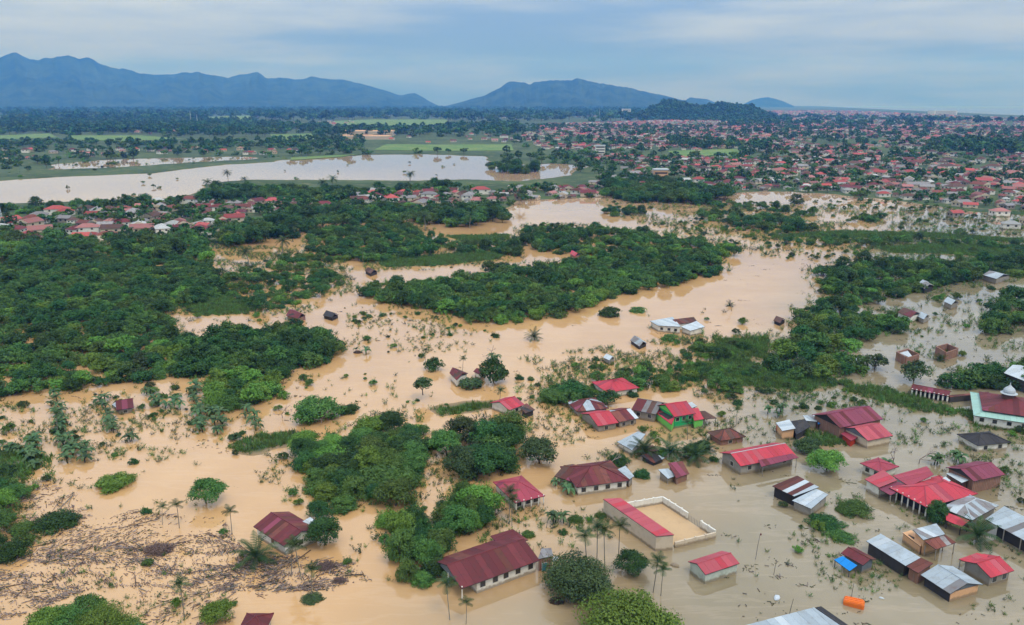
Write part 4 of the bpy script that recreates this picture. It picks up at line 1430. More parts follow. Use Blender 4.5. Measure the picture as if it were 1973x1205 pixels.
# ------------------------------------------------------------------ woods
WOODS = [
    # name, outline, spacing, radius range, leaf mix (dark, mid, bright, olive), keep
    ('left', [(-120, 520), (0, 505), (60, 492), (200, 485), (330, 482), (400, 508), (430, 525), (450, 545), (430, 560), (400, 570), (330, 583), (322, 605), (335, 640),
              (360, 690), (330, 712), (200, 725), (100, 738), (0, 745), (-120, 760)], 4.2, (1.9, 3.9), (.22, .43, .25, .1), 0.84,
     'broadleaf tree in the dense wood along the left edge', 'trees of the left wood'),
    ('tongue', [(330, 650), (400, 640), (500, 630), (560, 625), (635, 640), (655, 665), (630, 685), (560, 693), (530, 715), (470, 705), (400, 715), (340, 705)], 4.4, (2.8, 4.4), (.7, .3, 0, 0), 1,
     'dark broadleaf tree in the wooded tongue reaching into the brown water', 'trees of the dark wooded tongue'),
    ('spur', [(405, 715), (460, 705), (520, 720), (538, 742), (500, 762), (450, 772), (410, 765)], 3.8, (2.3, 3.6), (0, .25, .75, 0), 1,
     'bright green tree at the tip of the dark wooded tongue', 'bright trees below the wooded tongue'),
    ('middle', [(695, 550), (760, 545), (870, 537), (960, 512), (1050, 506), (1130, 497), (1200, 487), (1300, 492), (1360, 485), (1392, 502), (1385, 518), (1330, 527), (1290, 542), (1200, 556),
                (1150, 572), (1100, 590), (1040, 604), (960, 612), (900, 606), (870, 592), (800, 580), (720, 568)], 4.6, (2.4, 4.4), (.3, .48, .18, .04), 0.86,
     'broadleaf tree in the long wood between the two brown channels', 'trees of the middle wood'),
    ('upper', [(600, 445), (650, 432), (780, 430), (850, 452), (860, 470), (800, 488), (720, 497), (650, 490), (590, 478)], 5.2, (2.2, 4.0), (.25, .45, .25, .05), 0.75,
     'broadleaf tree in the wood below the lagoon village', 'trees of the upper wood'),
    ('upper_right', [(1010, 432), (1100, 432), (1200, 442), (1300, 452), (1420, 466), (1428, 480), (1380, 492), (1250, 488), (1150, 487), (1050, 478), (1000, 462), (860, 470), (870, 478), (1000, 485)], 5.0, (2.0, 4.2), (.25, .45, .25, .05), 0.66,
     'broadleaf tree in the wood north of the long brown channel', 'trees of the upper right wood'),
    ('scrub', [(440, 520), (480, 515), (560, 485), (620, 485), (660, 520), (668, 545), (600, 562), (560, 580), (470, 590), (430, 570)], 5, (1.3, 3.2), (.1, .45, .4, .05), 0.62,
     'low tree in the half-drowned scrub beside the left wood', 'trees of the drowned scrub'),
    ('right', [(1570, 515), (1640, 500), (1750, 495), (1850, 505), (1973, 485), (2100, 480), (2100, 530), (1973, 522), (1850, 535), (1780, 547), (1700, 572), (1640, 573), (1585, 558)], 4.8, (2.2, 4.4), (.25, .48, .22, .05), 0.7,
     'broadleaf tree in the thick wood on the right', 'trees of the right wood'),
    ('right_low', [(1540, 595), (1600, 575), (1660, 592), (1745, 605), (1735, 632), (1650, 648), (1615, 675), (1655, 690), (1640, 712), (1560, 720), (1495, 708), (1475, 682), (1530, 645)], 4.5, (2.0, 4.2), (.2, .5, .25, .05), 0.72,
     'broadleaf tree in the grove between the channel and the grey water', 'trees of the right grove'),
    ('bank', [(1035, 745), (1100, 725), (1190, 702), (1290, 685), (1340, 645), (1435, 645), (1460, 655), (1380, 680), (1480, 705), (1495, 728), (1400, 735), (1300, 732), (1240, 740), (1150, 765), (1060, 775)], 4.8, (1.4, 3.0), (.25, .5, .15, .1), 0.7,
     'low tree on the drowned bank above the red roofs', 'trees of the drowned bank'),
    ('clump', [(575, 845), (690, 820), (760, 802), (825, 812), (830, 845), (825, 885), (785, 920), (785, 955), (700, 962), (655, 955), (600, 930), (590, 880)], 4.5, (2.4, 4.2), (.25, .45, .3, 0), 0.95,
     'leafy tree in the island clump of the orange water', 'trees of the island clump'),
    ('round', [(860, 835), (905, 812), (990, 810), (1010, 850), (975, 890), (900, 905), (860, 870)], 5.6, (3.6, 4.8), (.3, .35, 0, .35), 1,
     'round-crowned tree in the grove north-west of the rusted hip roof', 'trees of the round-crowned grove'),
    ('column', [(735, 985), (850, 965), (925, 935), (942, 990), (870, 1015), (850, 1090), (830, 1120), (785, 1090), (730, 1035)], 3.5, (1.9, 3.2), (.2, .5, .3, 0), 1,
     'leafy tree in the strip beside the long maroon house', 'trees of the strip beside the maroon house'),
    ('left_low', [(-60, 890), (20, 885), (50, 920), (25, 970), (55, 1010), (20, 1050), (-60, 1060)], 4.2, (1.8, 3.0), (.3, .5, .1, .1), .9,
     'low tree at the left edge beside the debris', 'low trees at the left edge'),
    ('mosque', [(1825, 722), (1900, 705), (1973, 695), (2080, 690), (2080, 740), (1973, 738), (1920, 738), (1835, 735)], 5.4, (3.2, 4.6), (.6, .4, 0, 0), 0.95,
     'dark tree behind the domed prayer hall', 'trees behind the domed hall'),
    ('right_edge', [(1890, 585), (1973, 565), (2080, 560), (2080, 640), (1973, 625), (1900, 628)], 7.5, (3.2, 4.8), (.55, .35, 0, .1), 0.75,
     'tree in the loose grove at the right edge', 'trees of the right edge grove'),
    ('belt', [(1160, 352), (1260, 345), (1350, 365), (1347, 386), (1240, 380), (1160, 376)], 9, (4, 6.5), (.6, .4, 0, 0), .9,
     'dark tree in the belt between the town and the flooded strips', 'trees of the belt below the town'),
    ('hedge', [(1340, 383), (1450, 388), (1590, 405), (1580, 412), (1440, 398), (1340, 391)], 7, (2.2, 3.8), (.4, .5, .1, 0), .75,
     'low tree in the hedge across the flooded strips', 'trees of the flooded hedge'),
    ('strip', [(1140, 398), (1230, 395), (1260, 405), (1180, 410)], 7, (2.4, 3.8), (.5, .5, 0, 0), .8,
     'low tree on the short strip above the upper right wood', 'trees of the short strip'),
    ('isles', [(1640, 412), (1700, 410), (1705, 420), (1650, 420)], 6, (2.4, 3.6), (.6, .4, 0, 0), .8,
     'dark tree on the islet in the flooded strips', 'trees of the islet'),
    ('village', [(380, 425), (440, 440), (520, 425), (600, 402), (760, 395), (850, 400), (960, 402), (980, 420), (880, 430), (800, 424), (640, 430), (560, 452), (450, 470), (400, 440)], 8.0, (4.2, 6.4), (.5, .45, .05, 0), 0.8,
     'tree on the near side of the lagoon village', 'trees below the lagoon village'),
    ('shore', [(360, 390), (420, 365), (470, 358), (560, 362), (700, 365), (880, 358), (880, 366), (700, 380), (560, 385), (430, 385)], 10, (4.5, 6.5), (.6, .4, 0, 0), 0.75,
     'tree between the lagoon and its village', 'trees on the lagoon shore'),
    ('village_left', [(-60, 480), (0, 452), (120, 455), (200, 460), (330, 452), (420, 470), (400, 492), (200, 490), (0, 505)], 8, (4, 6), (.55, .4, .05, 0), 0.7,
     'tree between the left wood and the village roofs', 'trees below the left village'),
    ('near_shore', [(-60, 398), (150, 392), (330, 386), (385, 376), (330, 394), (150, 402), (-60, 412)], 10, (3.5, 5.5), (.6, .4, 0, 0), .75,
     'tree on the near shore of the lagoon left of the village palms', 'trees on the near shore'),
    ('spit', [(935, 318), (990, 322), (1035, 322), (1030, 330), (960, 330)], 12, (5, 8), (.7, .3, 0, 0), 1,
     'tree on the spit in the lagoon', 'trees on the lagoon spit'),
    ('right_far', [(1330, 408), (1460, 410), (1560, 425), (1600, 440), (1540, 444), (1400, 428)], 8.0, (3.6, 5), (.4, .5, .1, 0), 0.8,
     'tree on the bank below the large town', 'trees on the bank below the town'),
    ('right_bank', [(1480, 458), (1620, 450), (1800, 455), (1973, 466), (2060, 470), (2060, 478), (1800, 466), (1600, 464)], 7, (2.4, 3.6), (.2, .6, .2, 0), 0.7,
     'low tree on the embankment right of the channel', 'trees on the embankment'),
    ('field_right', [(1640, 478), (1800, 470), (2060, 482), (2060, 505), (1900, 498), (1700, 492)], 9, (1.4, 2.8), (.1, .5, .4, 0), 0.4,
     'low tree in the green field at the right', 'trees of the green field'),
    ('town_edge', [(1180, 372), (1340, 362), (1460, 372), (1340, 388), (1210, 385)], 11, (5, 7), (.6, .4, 0, 0), 0.9,
     'tree at the foot of the large town', 'trees at the foot of the town'),
]
cand = []
for nm, poly, sp, (r0, r1), mixw, keep, label, group in WOODS:
    P = fill(poly, sp, 3.0, 0.42, keep)
    for x, y in P:
        k = rng.choice(4, p=np.array(mixw) / sum(mixw))
        rad = rng.uniform(r0, r1)
        px, py = proj((x, y, 2.0))
        if not (-60 < px < 2033):
            continue
        cand.append((rad / math.hypot(x, y), x, y, rad, ('leaf_dark', 'leaf_mid', 'leaf_bright', 'leaf_olive')[k], label, group, py))
cand.sort(key=lambda c: -c[0])
N_IND = 290
for c in cand[:N_IND]:
    _, x, y, rad, mat, label, group, py = c
    kind = ('skirt', 'open', 'skirt', 'tall', 'open')[rng.integers(5)]
    if 'strip beside' in group or 'island' in group:
        kind = ('tall', 'open', 'tall', 'skirt')[rng.integers(4)]
    lod = 'near' if py > 770 else 'mid'
    add_tree(x, y, rad, kind, mat, lod, label, group, z=-1.0 - (0.25 * rad if kind == 'tall' else 0), hs=(0.95 if kind != 'tall' else 0.85) * (1.25 if 'strip beside' in group else 1) * rng.uniform(.85, 1.2))
rest = cand[N_IND:]
protos = [whole_tree('mid', i, m) for i, m in ((0, 'leaf_mid'), (2, 'leaf_dark'), (3, 'leaf_mid'), (4, 'leaf_dark'), (1, 'leaf_mid'), (2, 'leaf_bright'), (6, 'leaf_dark'))]
scatter('woodland', [(c[1], c[2], -1.0) for c in rest], [c[3] for c in rest], protos, 'green drowned woodland seen across the brown water', 'woodland')
print('woods', len(cand))

# ragged fringe: saplings and bushes just outside the woods
fringe = []
for nm, poly, *_ in WOODS:
    W = poly_w(poly, 0.5)
    for i in range(len(W)):
        a, b = W[i], W[(i + 1) % len(W)]
        if min(a[1], b[1]) > 520:
            continue
        n = int(np.linalg.norm(b - a) / 1.3)
        for t in rng.random(n):
            fringe.append((*(a + (b - a) * t + rng.normal(size=2) * 2.8), rng.uniform(.6, 2.2)))
# undergrowth: low bushes along the woods' foot, banks and drifting in the shallows
bush = []
for nm, poly, sp, *_ in WOODS[:15]:
    P = fill(poly, 5.0, 0.3, 0.5, 0.4)
    bush += [(x, y, rng.uniform(.9, 1.9)) for x, y in P]
SCRUB = [
    ([(660, 590), (760, 575), (900, 600), (980, 640), (900, 700), (760, 690), (690, 650)], 6, .5, (.4, 1.4)),
    ([(400, 560), (560, 560), (640, 560), (500, 600), (520, 620), (340, 620), (330, 590)], 6, .45, (.6, 1.6)),
    ([(1250, 600), (1420, 590), (1500, 640), (1400, 700), (1250, 690)], 9, .3, (.7, 1.9)),
    ([(1380, 690), (1640, 720), (1700, 780), (1520, 800), (1330, 765), (1250, 730)], 4, .6, (.6, 1.6)),
    ([(1130, 380), (1250, 390), (1600, 390), (1973, 420), (1973, 462), (1600, 440), (1400, 420), (1150, 400)], 13, .5, (.8, 2.2)),
    ([(1380, 430), (1600, 445), (1973, 470), (1973, 490), (1500, 500), (1430, 470)], 7, .5, (.7, 2.0)),
    ([(1260, 415), (1420, 428), (1520, 443), (1487, 462), (1267, 448)], 7, .6, (.7, 2.2)),
    ([(1790, 395), (1973, 415), (1973, 460), (1700, 440)], 9, .5, (.8, 2.4)),
    ([(1440, 455), (1700, 450), (1700, 500), (1560, 510), (1430, 480)], 7, .5, (.7, 2.0)),
    ([(1560, 560), (1973, 530), (1973, 640), (1760, 640)], 7, .45, (.6, 2.2)),
    ([(720, 480), (1000, 465), (1000, 500), (850, 520), (700, 520)], 6.5, .55, (.7, 1.8)),
    ([(560, 720), (820, 720), (860, 790), (600, 830), (450, 820)], 4.6, .4, (.4, 1.6)),
    ([(0, 740), (480, 740), (470, 850), (300, 880), (0, 870)], 4.2, .4, (.4, 1.7)),
    ([(0, 880), (110, 880), (60, 1010), (200, 960), (180, 1010), (0, 1060)], 4.5, .45, (.5, 1.5)),
    ([(430, 860), (600, 830), (600, 900), (500, 920)], 4.5, .45, (.5, 1.3)),
    ([(520, 880), (600, 950), (640, 990), (540, 1000), (500, 940)], 4.5, .4, (.5, 1.4)),
    ([(60, 870), (300, 880), (430, 900), (400, 1000), (200, 990), (60, 940)], 6, .3, (.4, 1.3)),
    ([(0, 1030), (250, 1050), (480, 1080), (450, 1180), (260, 1160), (0, 1120)], 5, .35, (.4, 1.2)),
    ([(640, 1000), (720, 1000), (760, 1130), (680, 1150)], 5, .3, (.4, 1.1)),
    ([(860, 1000), (1180, 960), (1180, 1090), (1060, 1070), (880, 1030)], 4.5, .4, (.5, 1.6)),
    ([(1400, 900), (1973, 960), (1973, 1205), (1400, 1205)], 6, .16, (.3, 1.0)),
    ([(1560, 940), (1680, 960), (1660, 1060), (1580, 1050)], 4, .6, (.5, 1.6)),
    ([(1680, 940), (1860, 1010), (1760, 1030), (1650, 980)], 6, .2, (.4, .9)),
    ([(1840, 790), (1973, 800), (1973, 860), (1850, 840)], 5, .45, (.6, 1.6)),
    ([(1640, 740), (1780, 772), (1850, 795), (1740, 790)], 3.2, .75, (.6, 1.3)),
    ([(1700, 640), (1900, 620), (1973, 650), (1960, 700), (1850, 720), (1760, 680)], 8, .35, (.5, 1.5)),
    ([(1000, 830), (1200, 800), (1450, 790), (1450, 900), (1200, 880)], 9, .25, (.5, 1.4)),
    ([(1050, 960), (1180, 960), (1180, 1060), (1060, 1050)], 6, .35, (.5, 1.3)),
    ([(1490, 760), (1800, 790), (1973, 870), (1973, 960), (1700, 890), (1480, 840)], 10, .28, (.5, 1.4)),
    ([(840, 780), (1000, 770), (1000, 800), (850, 805)], 4, .5, (.5, 1.1)),
    ([(1280, 690), (1500, 700), (1720, 745), (1780, 775), (1700, 785), (1450, 765), (1280, 735)], 3.2, .55, (.5, 1.4)),
    ([(1000, 700), (1180, 690), (1300, 700), (1250, 760), (1050, 790), (980, 740)], 5, .5, (.5, 1.6)),
    ([(660, 600), (880, 600), (900, 660), (760, 680)], 5, .5, (.6, 1.5)),
    ([(560, 900), (640, 960), (700, 1000), (860, 1000), (850, 930), (800, 900), (840, 820), (900, 920), (860, 960)], 4, .4, (.4, 1.2)),
    ([(400, 1000), (520, 1060), (500, 1100), (400, 1060)], 4, .4, (.4, 1.0)),
    ([(1200, 830), (1400, 840), (1400, 880), (1230, 880)], 4, .5, (.5, 1.3)),
    ([(0, 320), (400, 306), (700, 296), (690, 302), (400, 316), (0, 345)], 22, .35, (1, 2.4)),
]
for poly, sp, keep, (r0, r1) in SCRUB:
    P = fill(poly, sp, 0.2, 0.5, keep)
    cl_ = fbm(P[:, 0] / 11, P[:, 1] / 11, 3)
    P = P[cl_ > rng.uniform(0.36, 0.54, len(P))]
    bush += [(x, y, rng.uniform(r0, r1)) for x, y in P]
bush = np.array(bush)
spr = [(x, y, r * 1.25) for x, y, r in bush if rng.random() < .5] + fringe
for poly, sp, keep, (r0, r1) in SCRUB:
    P = fill(poly, sp * .7, 0.2, 0.5, keep * .9)
    spr += [(x, y, rng.uniform(r0, r1) * .9) for x, y in P]
# matted patches of drowned grass, reeds and water hyacinth
MATS = [([(330, 440), (480, 470), (660, 490), (680, 560), (560, 620), (340, 620), (320, 580), (430, 520)], 1.9, .50, (.7, 1.5)),
        ([(660, 590), (900, 590), (960, 650), (800, 700), (680, 670)], 2.0, .56, (.5, 1.1)),
        ([(1000, 690), (1300, 650), (1480, 640), (1660, 720), (1850, 790), (1700, 800), (1450, 775), (1250, 760), (1000, 780)], 1.7, .49, (.6, 1.4)),
        ([(0, 745), (560, 745), (560, 850), (300, 890), (0, 880)], 1.6, .58, (.4, 1.1)),
        ([(420, 830), (860, 800), (880, 960), (620, 1000), (500, 930)], 1.3, .55, (.4, 1.0)),
        ([(1000, 780), (1480, 770), (1480, 890), (1250, 890), (1040, 880)], 1.6, .55, (.5, 1.2)),
        ([(1480, 780), (1973, 830), (1973, 960), (1700, 900), (1480, 870)], 1.7, .56, (.5, 1.2)),
        ([(1400, 930), (1700, 960), (1973, 1060), (1973, 1205), (1600, 1205), (1560, 1060)], 1.4, .60, (.3, .9)),
        ([(860, 940), (1180, 960), (1180, 1080), (880, 1040)], 1.4, .57, (.4, 1.1)),
        ([(0, 880), (120, 880), (180, 980), (60, 1060), (0, 1060)], 1.4, .5, (.5, 1.4)),
        ([(0, 1050), (450, 1080), (430, 1205), (0, 1205)], 1.5, .60, (.3, .9)),
        ([(1560, 560), (1973, 530), (1973, 690), (1760, 690)], 2.4, .54, (.6, 1.5)),
        ([(1140, 390), (1973, 405), (1973, 490), (1430, 495), (1260, 450)], 4.0, .52, (1.0, 2.4)),
        ([(700, 480), (1010, 450), (1010, 500), (860, 520), (700, 525)], 2.4, .46, (.8, 1.6))]
for poly, sp, th, (r0, r1) in MATS:
    P = fill(poly, sp, 0.2, 0.5)
    f_ = fbm(P[:, 0] / 13 + 40, P[:, 1] / 9 + 7, 4)
    P = P[f_ > th + rng.normal(size=len(P)) * .025]
    spr += [(x, y, rng.uniform(r0, r1)) for x, y in P]
spr = np.array(spr)
bush = bush[rng.random(len(bush)) < .75]
sp_p = []
for m_ in ('leaf_mid', 'leaf_olive', 'leaf_bright', 'leaf_mid'):
    me_ = sprig_mesh()
    me_.materials[0] = M[m_]
    sp_p.append(proto('sapling', me_))
scatter('saplings', np.column_stack([spr[:, :2], -.15 * spr[:, 2]]), spr[:, 2], sp_p, 'ragged saplings and reeds standing in the flood', 'saplings')
print('saplings', len(spr), 'bush', len(bush))
bp = []
for i, m in ((1, 'leaf_mid'), (1, 'leaf_bright'), (2, 'leaf_mid'), (3, 'leaf_dark'), (1, 'leaf_olive')):
    V, Fs, fm, T = CROWNS[('whole', 'mid')][i]
    bp.append(whole_tree('mid', i, m))
scatter('undergrowth', np.column_stack([bush[:, :2], -0.42 * bush[:, 2]]), bush[:, 2], bp, 'low drowned bushes and weeds standing in the flood', 'undergrowth')

# ------------------------------------------------------------------ trees that stand out one by one
def lone(px, py, rad, kind, mat, label, lod='near', z=-1.0, hs=1.0, name='broadleaf_tree', cat='tree', zc=0.0):
    x, y, _ = U(px, py, zc)
    return add_tree(x, y, rad, kind, mat, lod, label, None, name, z, cat, hs)


lone(1212, 1196, 7.0, 'skirt', 'leaf_bright', 'huge bright green tree cut by the bottom edge', 'big', zc=3, hs=.9)
lone(1262, 1214, 4.6, 'skirt', 'leaf_bright', 'smaller bright tree right of the huge one at the bottom edge', zc=3)
lone(1115, 1118, 5.4, 'skirt', 'leaf_olive', 'big dull olive tree beside the long maroon house', 'big', zc=2)
lone(1212, 1100, 2.7, 'open', 'leaf_dark', 'small dark tree left of the two slim palms')
lone(128, 1196, 3.8, 'skirt', 'leaf_mid', 'large tree at the bottom left, the left one', 'big', zc=2)
lone(196, 1212, 4.4, 'skirt', 'leaf_bright', 'large bright tree at the bottom left, right of its darker neighbour', 'big', zc=2)
lone(245, 1208, 2.8, 'skirt', 'leaf_mid', 'smaller tree at the bottom left, rightmost of three', zc=2)
lone(165, 1178, 2.6, 'open', 'leaf_mid', 'small loose-crowned tree behind the large bottom left ones', zc=1)
lone(100, 1208, 3.0, 'open', 'leaf_bright', 'small bright tree at the far left of the bottom left group', zc=1)
lone(425, 1195, 2.4, 'open', 'leaf_bright', 'small bright tree left of the maroon roof tip at the bottom')
lone(398, 970, 3.3, 'open', 'leaf_mid', 'lone round tree mirrored in open orange water', z=-.6)
lone(222, 935, 3.9, 'skirt', 'leaf_bright', 'bright green bush standing alone in the orange water', hs=.62)
lone(612, 805, 6.2, 'skirt', 'leaf_mid', 'large round tree alone between channel and island clump', hs=.75)
lone(672, 795, 2.4, 'skirt', 'leaf_dark', 'small dark tree right of the large round tree')
lone(625, 1050, 3.2, 'tall', 'leaf_dark', 'tall dark tree at the right end of the maroon gabled house', z=-.8)
lone(612, 1000, 2.6, 'open', 'leaf_dark', 'dark tree behind the maroon gabled house')
lone(815, 770, 3.0, 'open', 'leaf_olive', 'thin tree with open crown alone in the channel', 'mid', z=1.2)
lone(1175, 608, 4.4, 'skirt', 'leaf_dark', 'dark round tree standing alone in the long channel', 'mid', hs=.8)
lone(1228, 600, 3.6, 'skirt', 'leaf_mid', 'tree beside the dark round one in the long channel', 'mid', hs=.6)
lone(1760, 735, 4.2, 'open', 'leaf_olive', 'round olive tree in grey water behind the long maroon roof', 'mid')
lone(1685, 712, 3.6, 'open', 'leaf_olive', 'grey-green tree beside the brick shells', 'mid')
lone(1804, 1003, 2.5, 'tall', 'leaf_dark', 'dark conical tree before the big red hip roof', z=-1.4, hs=1.1)
lone(1040, 893, 4.6, 'open', 'leaf_olive', 'grey-green tree right of the round-crowned grove', hs=.9, z=-1.4)
lone(1237, 918, 1.9, 'skirt', 'leaf_dark', 'small round bush near the rusted shed')
lone(1191, 893, 2.3, 'skirt', 'leaf_dark', 'small round tree above the rusted hip roof')
lone(1592, 905, 4.2, 'open', 'leaf_bright', 'spreading bright tree behind the patched tin house', hs=.75)
lone(1645, 985, 3.2, 'skirt', 'leaf_mid', 'round bush between tin house and red complex', hs=.7)
lone(1590, 1010, 3.0, 'skirt', 'leaf_dark', 'dark bush in front of the patched tin house', hs=.6)
lone(1620, 1035, 2.5, 'skirt', 'leaf_mid', 'bush just behind the house with the blue tarpaulin', hs=.6)
lone(110, 1010, 3.8, 'skirt', 'leaf_dark', 'sprawling dark bush at the edge of the debris', hs=.6)
lone(950, 735, 5.0, 'open', 'leaf_dark', 'dark tree over the small brown roof in the channel', 'mid', z=-2)
lone(905, 745, 4.0, 'skirt', 'leaf_olive', 'olive tree left of the dark one by the small brown roof', 'mid', hs=.7)
lone(835, 712, 3.2, 'open', 'leaf_dark', 'small tree left of the small brown roof', 'mid', z=-1.8)
lone(1100, 765, 5.2, 'skirt', 'leaf_dark', 'broad dark tree beside the small red hip roof', 'near', hs=.72)
lone(1065, 772, 4.4, 'skirt', 'leaf_mid', 'tree left of the broad dark one on the bank', 'near', hs=.72)
lone(1560, 870, 3.4, 'open', 'leaf_olive', 'olive tree in front of the purple-roofed brick building', hs=.8, z=-1.5)
lone(1905, 790, 2.2, 'tall', 'leaf_olive', 'slim tree at the corner of the domed hall', 'mid', z=-1.5)
lone(1655, 705, 0.9, 'skirt', 'leaf_mid', 'small bush by the brown roof in the right grove', 'mid')
lone(270, 1060, 0.9, 'skirt', 'leaf_olive', 'low weed bush beside the dark brush pile')
lone(600, 1155, 2.1, 'skirt', 'leaf_olive', 'drowned bush at the foot of the slim palms by the maroon house', hs=.6)
lone(1018, 1032, 1.4, 'skirt', 'leaf_mid', 'small bush behind the long maroon house')
lone(1110, 1003, 1.5, 'skirt', 'leaf_mid', 'small bush left of the cream walled yard')
lone(1158, 995, 1.3, 'skirt', 'leaf_mid', 'small bush at the near corner of the cream building')
lone(1915, 632, 4.2, 'open', 'leaf_dark', 'tall dark tree in grey water at the right', 'mid')
lone(1290, 655, 3.0, 'skirt', 'leaf_mid', 'tree just below the white-blue house in the channel', 'mid', hs=.8)
lone(1535, 392, 6.0, 'tall', 'leaf_olive', 'tall squared tree clump in the flood below the town', 'mid', z=-4)

lone(785, 868, 5.0, 'skirt', 'leaf_dark', 'big dark round tree at the right of the island clump', hs=.85, zc=1)
lone(725, 850, 3.6, 'skirt', 'leaf_mid', 'tree just left of the big dark round one in the island clump', hs=.85, zc=1)
lone(640, 885, 4.4, 'skirt', 'leaf_bright', 'big bright tree at the left of the island clump', hs=.8, zc=1)
lone(725, 930, 5.2, 'skirt', 'leaf_mid', 'widest tree in the middle of the island clump', hs=.75, zc=1)
lone(960, 862, 5.6, 'skirt', 'leaf_mid', 'widest tree of the round-crowned grove', hs=.85, zc=1)
lone(905, 905, 4.2, 'skirt', 'leaf_olive', 'olive tree at the near edge of the round-crowned grove', hs=.9, zc=1)
lone(925, 990, 4.0, 'tall', 'leaf_bright', 'tall bright tree left of the crimson house', z=-1.2, hs=.9)
lone(1335, 880, 2.6, 'open', 'leaf_mid', 'bushy tree between the palms and the small brown pavilion', hs=.9)
lone(1355, 868, 2.2, 'open', 'leaf_dark', 'small dark tree left of the small brown pavilion', hs=.9)
# palms
for px, py, k, s, lab in [
    (495, 1082, 'low', 1.0, 'sprawling coconut palm in front of the maroon gabled house'),
    (583, 1118, 'areca', .95, 'slim palm at the right of two before the maroon gabled house'),
    (560, 1112, 'areca', .85, 'slim palm at the left of two before the maroon gabled house'),
    (600, 1148, 'areca', .75, 'slim palm rising from the drowned bush'),
    (355, 1190, 'areca', .85, 'slim palm alone between the bottom left trees and the maroon tip'),
    (447, 1030, 'areca', .75, 'slim palm just left of the maroon gabled house'),
    (345, 1018, 'areca', .75, 'slim palm right of the dark brush pile'),
    (312, 1012, 'areca', .6, 'short palm above the dark brush pile'),
    (1132, 1100, 'areca', 1.0, 'leftmost slim palm of the group before the cream building'),
    (1150, 1085, 'areca', 1.0, 'second slim palm of the group before the cream building'),
    (1166, 1095, 'areca', .95, 'third slim palm of the group before the cream building'),
    (1192, 1072, 'areca', .9, 'slim palm standing apart at the wall of the cream building'),
    (1257, 1142, 'areca', .85, 'left one of two slim palms in open grey water'),
    (1273, 1148, 'areca', .75, 'right one of two slim palms in open grey water'),
    (868, 1195, 'areca', .9, 'slim palm at the bottom edge left of the shorter one'),
    (897, 1203, 'areca', .62, 'short palm at the bottom edge below the long maroon house'),
    (980, 1010, 'areca', .95, 'slim palm before the crimson house with white posts'),
    (987, 1014, 'areca', .8, 'second palm before the crimson house with white posts'),
    (1340, 890, 'low', 1.0, 'bushy palm at the right behind the maroon lean-to'),
    (1240, 880, 'low', 1.0, 'bushy palm over the bright white tin roof'),
    (1290, 880, 'low', .95, 'bushy palm between the white tin roof and the rusted shed'),
    (1360, 870, 'low', .65, 'bushy palm left of the small brown pavilion'),
    (1325, 848, 'areca', .7, 'palm in front of the bright green house'),
    (1418, 822, 'areca', .7, 'slim palm behind the small brown pavilion'),
    (1508, 805, 'areca', .75, 'slim palm behind the small peach house'),
    (1880, 1045, 'low', 1.0, 'sprawling palm between the blue tin roofs'),
    (1030, 655, 'low', .85, 'palm standing alone in the long orange channel'),
    (962, 790, 'areca', .8, 'palm left of the small red roof by the channel'),
    (1185, 757, 'areca', .75, 'palm in front of the small red hip roof'),
    (890, 720, 'areca', .7, 'palm beside the small brown roof in the channel'),
    (820, 700, 'areca', .65, 'palm left of the trees by the small brown roof'),
    (1810, 695, 'low', .6, 'palm below the right brick shell'),
    (700, 515, 'areca', 1.1, 'palm above the drowned hut in the channel mouth'),
    (110, 838, 'areca', .8, 'palm among the left banana rows'),
    (1405, 590, 'low', .55, 'drowned palm crown in the wide part of the channel'),
]:
    add_palm(px, py, k, lab, s=s)
TALL = [(570, 460), (655, 425), (405, 372), (440, 352), (470, 360), (620, 372), (640, 365), (790, 352), (1240, 352), (280, 430), (225, 440), (480, 515), (545, 492), (905, 440), (790, 350), (1000, 395), (820, 445)]
for px, py in TALL:
    add_palm(px, py, 'coconut', 'tall coconut palm rising above the trees near the lagoon village', 'tall palms near the lagoon village', s=rng.uniform(1.2, 1.7))

# banana rows
rows = [((105, 770), (118, 838), 14), ((378, 750), (388, 834), 17), ((410, 765), (425, 840), 16), ((196, 775), (226, 838), 11), ((62, 850), (70, 905), 8), ((126, 848), (136, 892), 9), ((156, 860), (168, 890), 7), ((20, 870), (60, 880), 6),
        ((468, 790), (500, 828), 7), ((290, 760), (312, 790), 5), ((340, 768), (348, 790), 3)]
for a, b, n in rows:
    for i in range(n):
        t = i / max(1, n - 1)
        add_banana(a[0] + (b[0] - a[0]) * t + rng.uniform(-9, 9), a[1] + (b[1] - a[1]) * t + rng.uniform(-3, 3), 'drowned banana plant in the rows of the left field', 'banana rows of the left field', rng.uniform(.75, 1.3))
for px, py, n, dx, dy in [(250, 850, 2, 8, 6), (1090, 945, 5, 22, 10), (1075, 1005, 3, 14, 8), (1700, 905, 3, 14, 4), (1795, 895, 2, 10, 3), (1840, 890, 3, 14, 3), (700, 680, 3, 12, 8), (950, 690, 2, 10, 5), (1490, 800, 5, 22, 8)]:
    for _ in range(n):
        add_banana(px + rng.uniform(-dx, dx), py + rng.uniform(-dy, dy), 'scattered banana plant poking out of the flood between roofs and channel', 'scattered banana plants', rng.uniform(.8, 1.15))
for px, py in [(945, 692), (1410, 600), (1170, 905), (620, 815), (545, 805), (1718, 895), (1770, 893)]:
    x, y, _ = U(px, py)
    tag(obj('dead_tree', DEADS[rng.integers(3)], None, (x, y, 0), (0, 0, rng.uniform(0, 6))), 'bare leafless tree standing in the flood', 'dead tree', 'bare drowned trees')
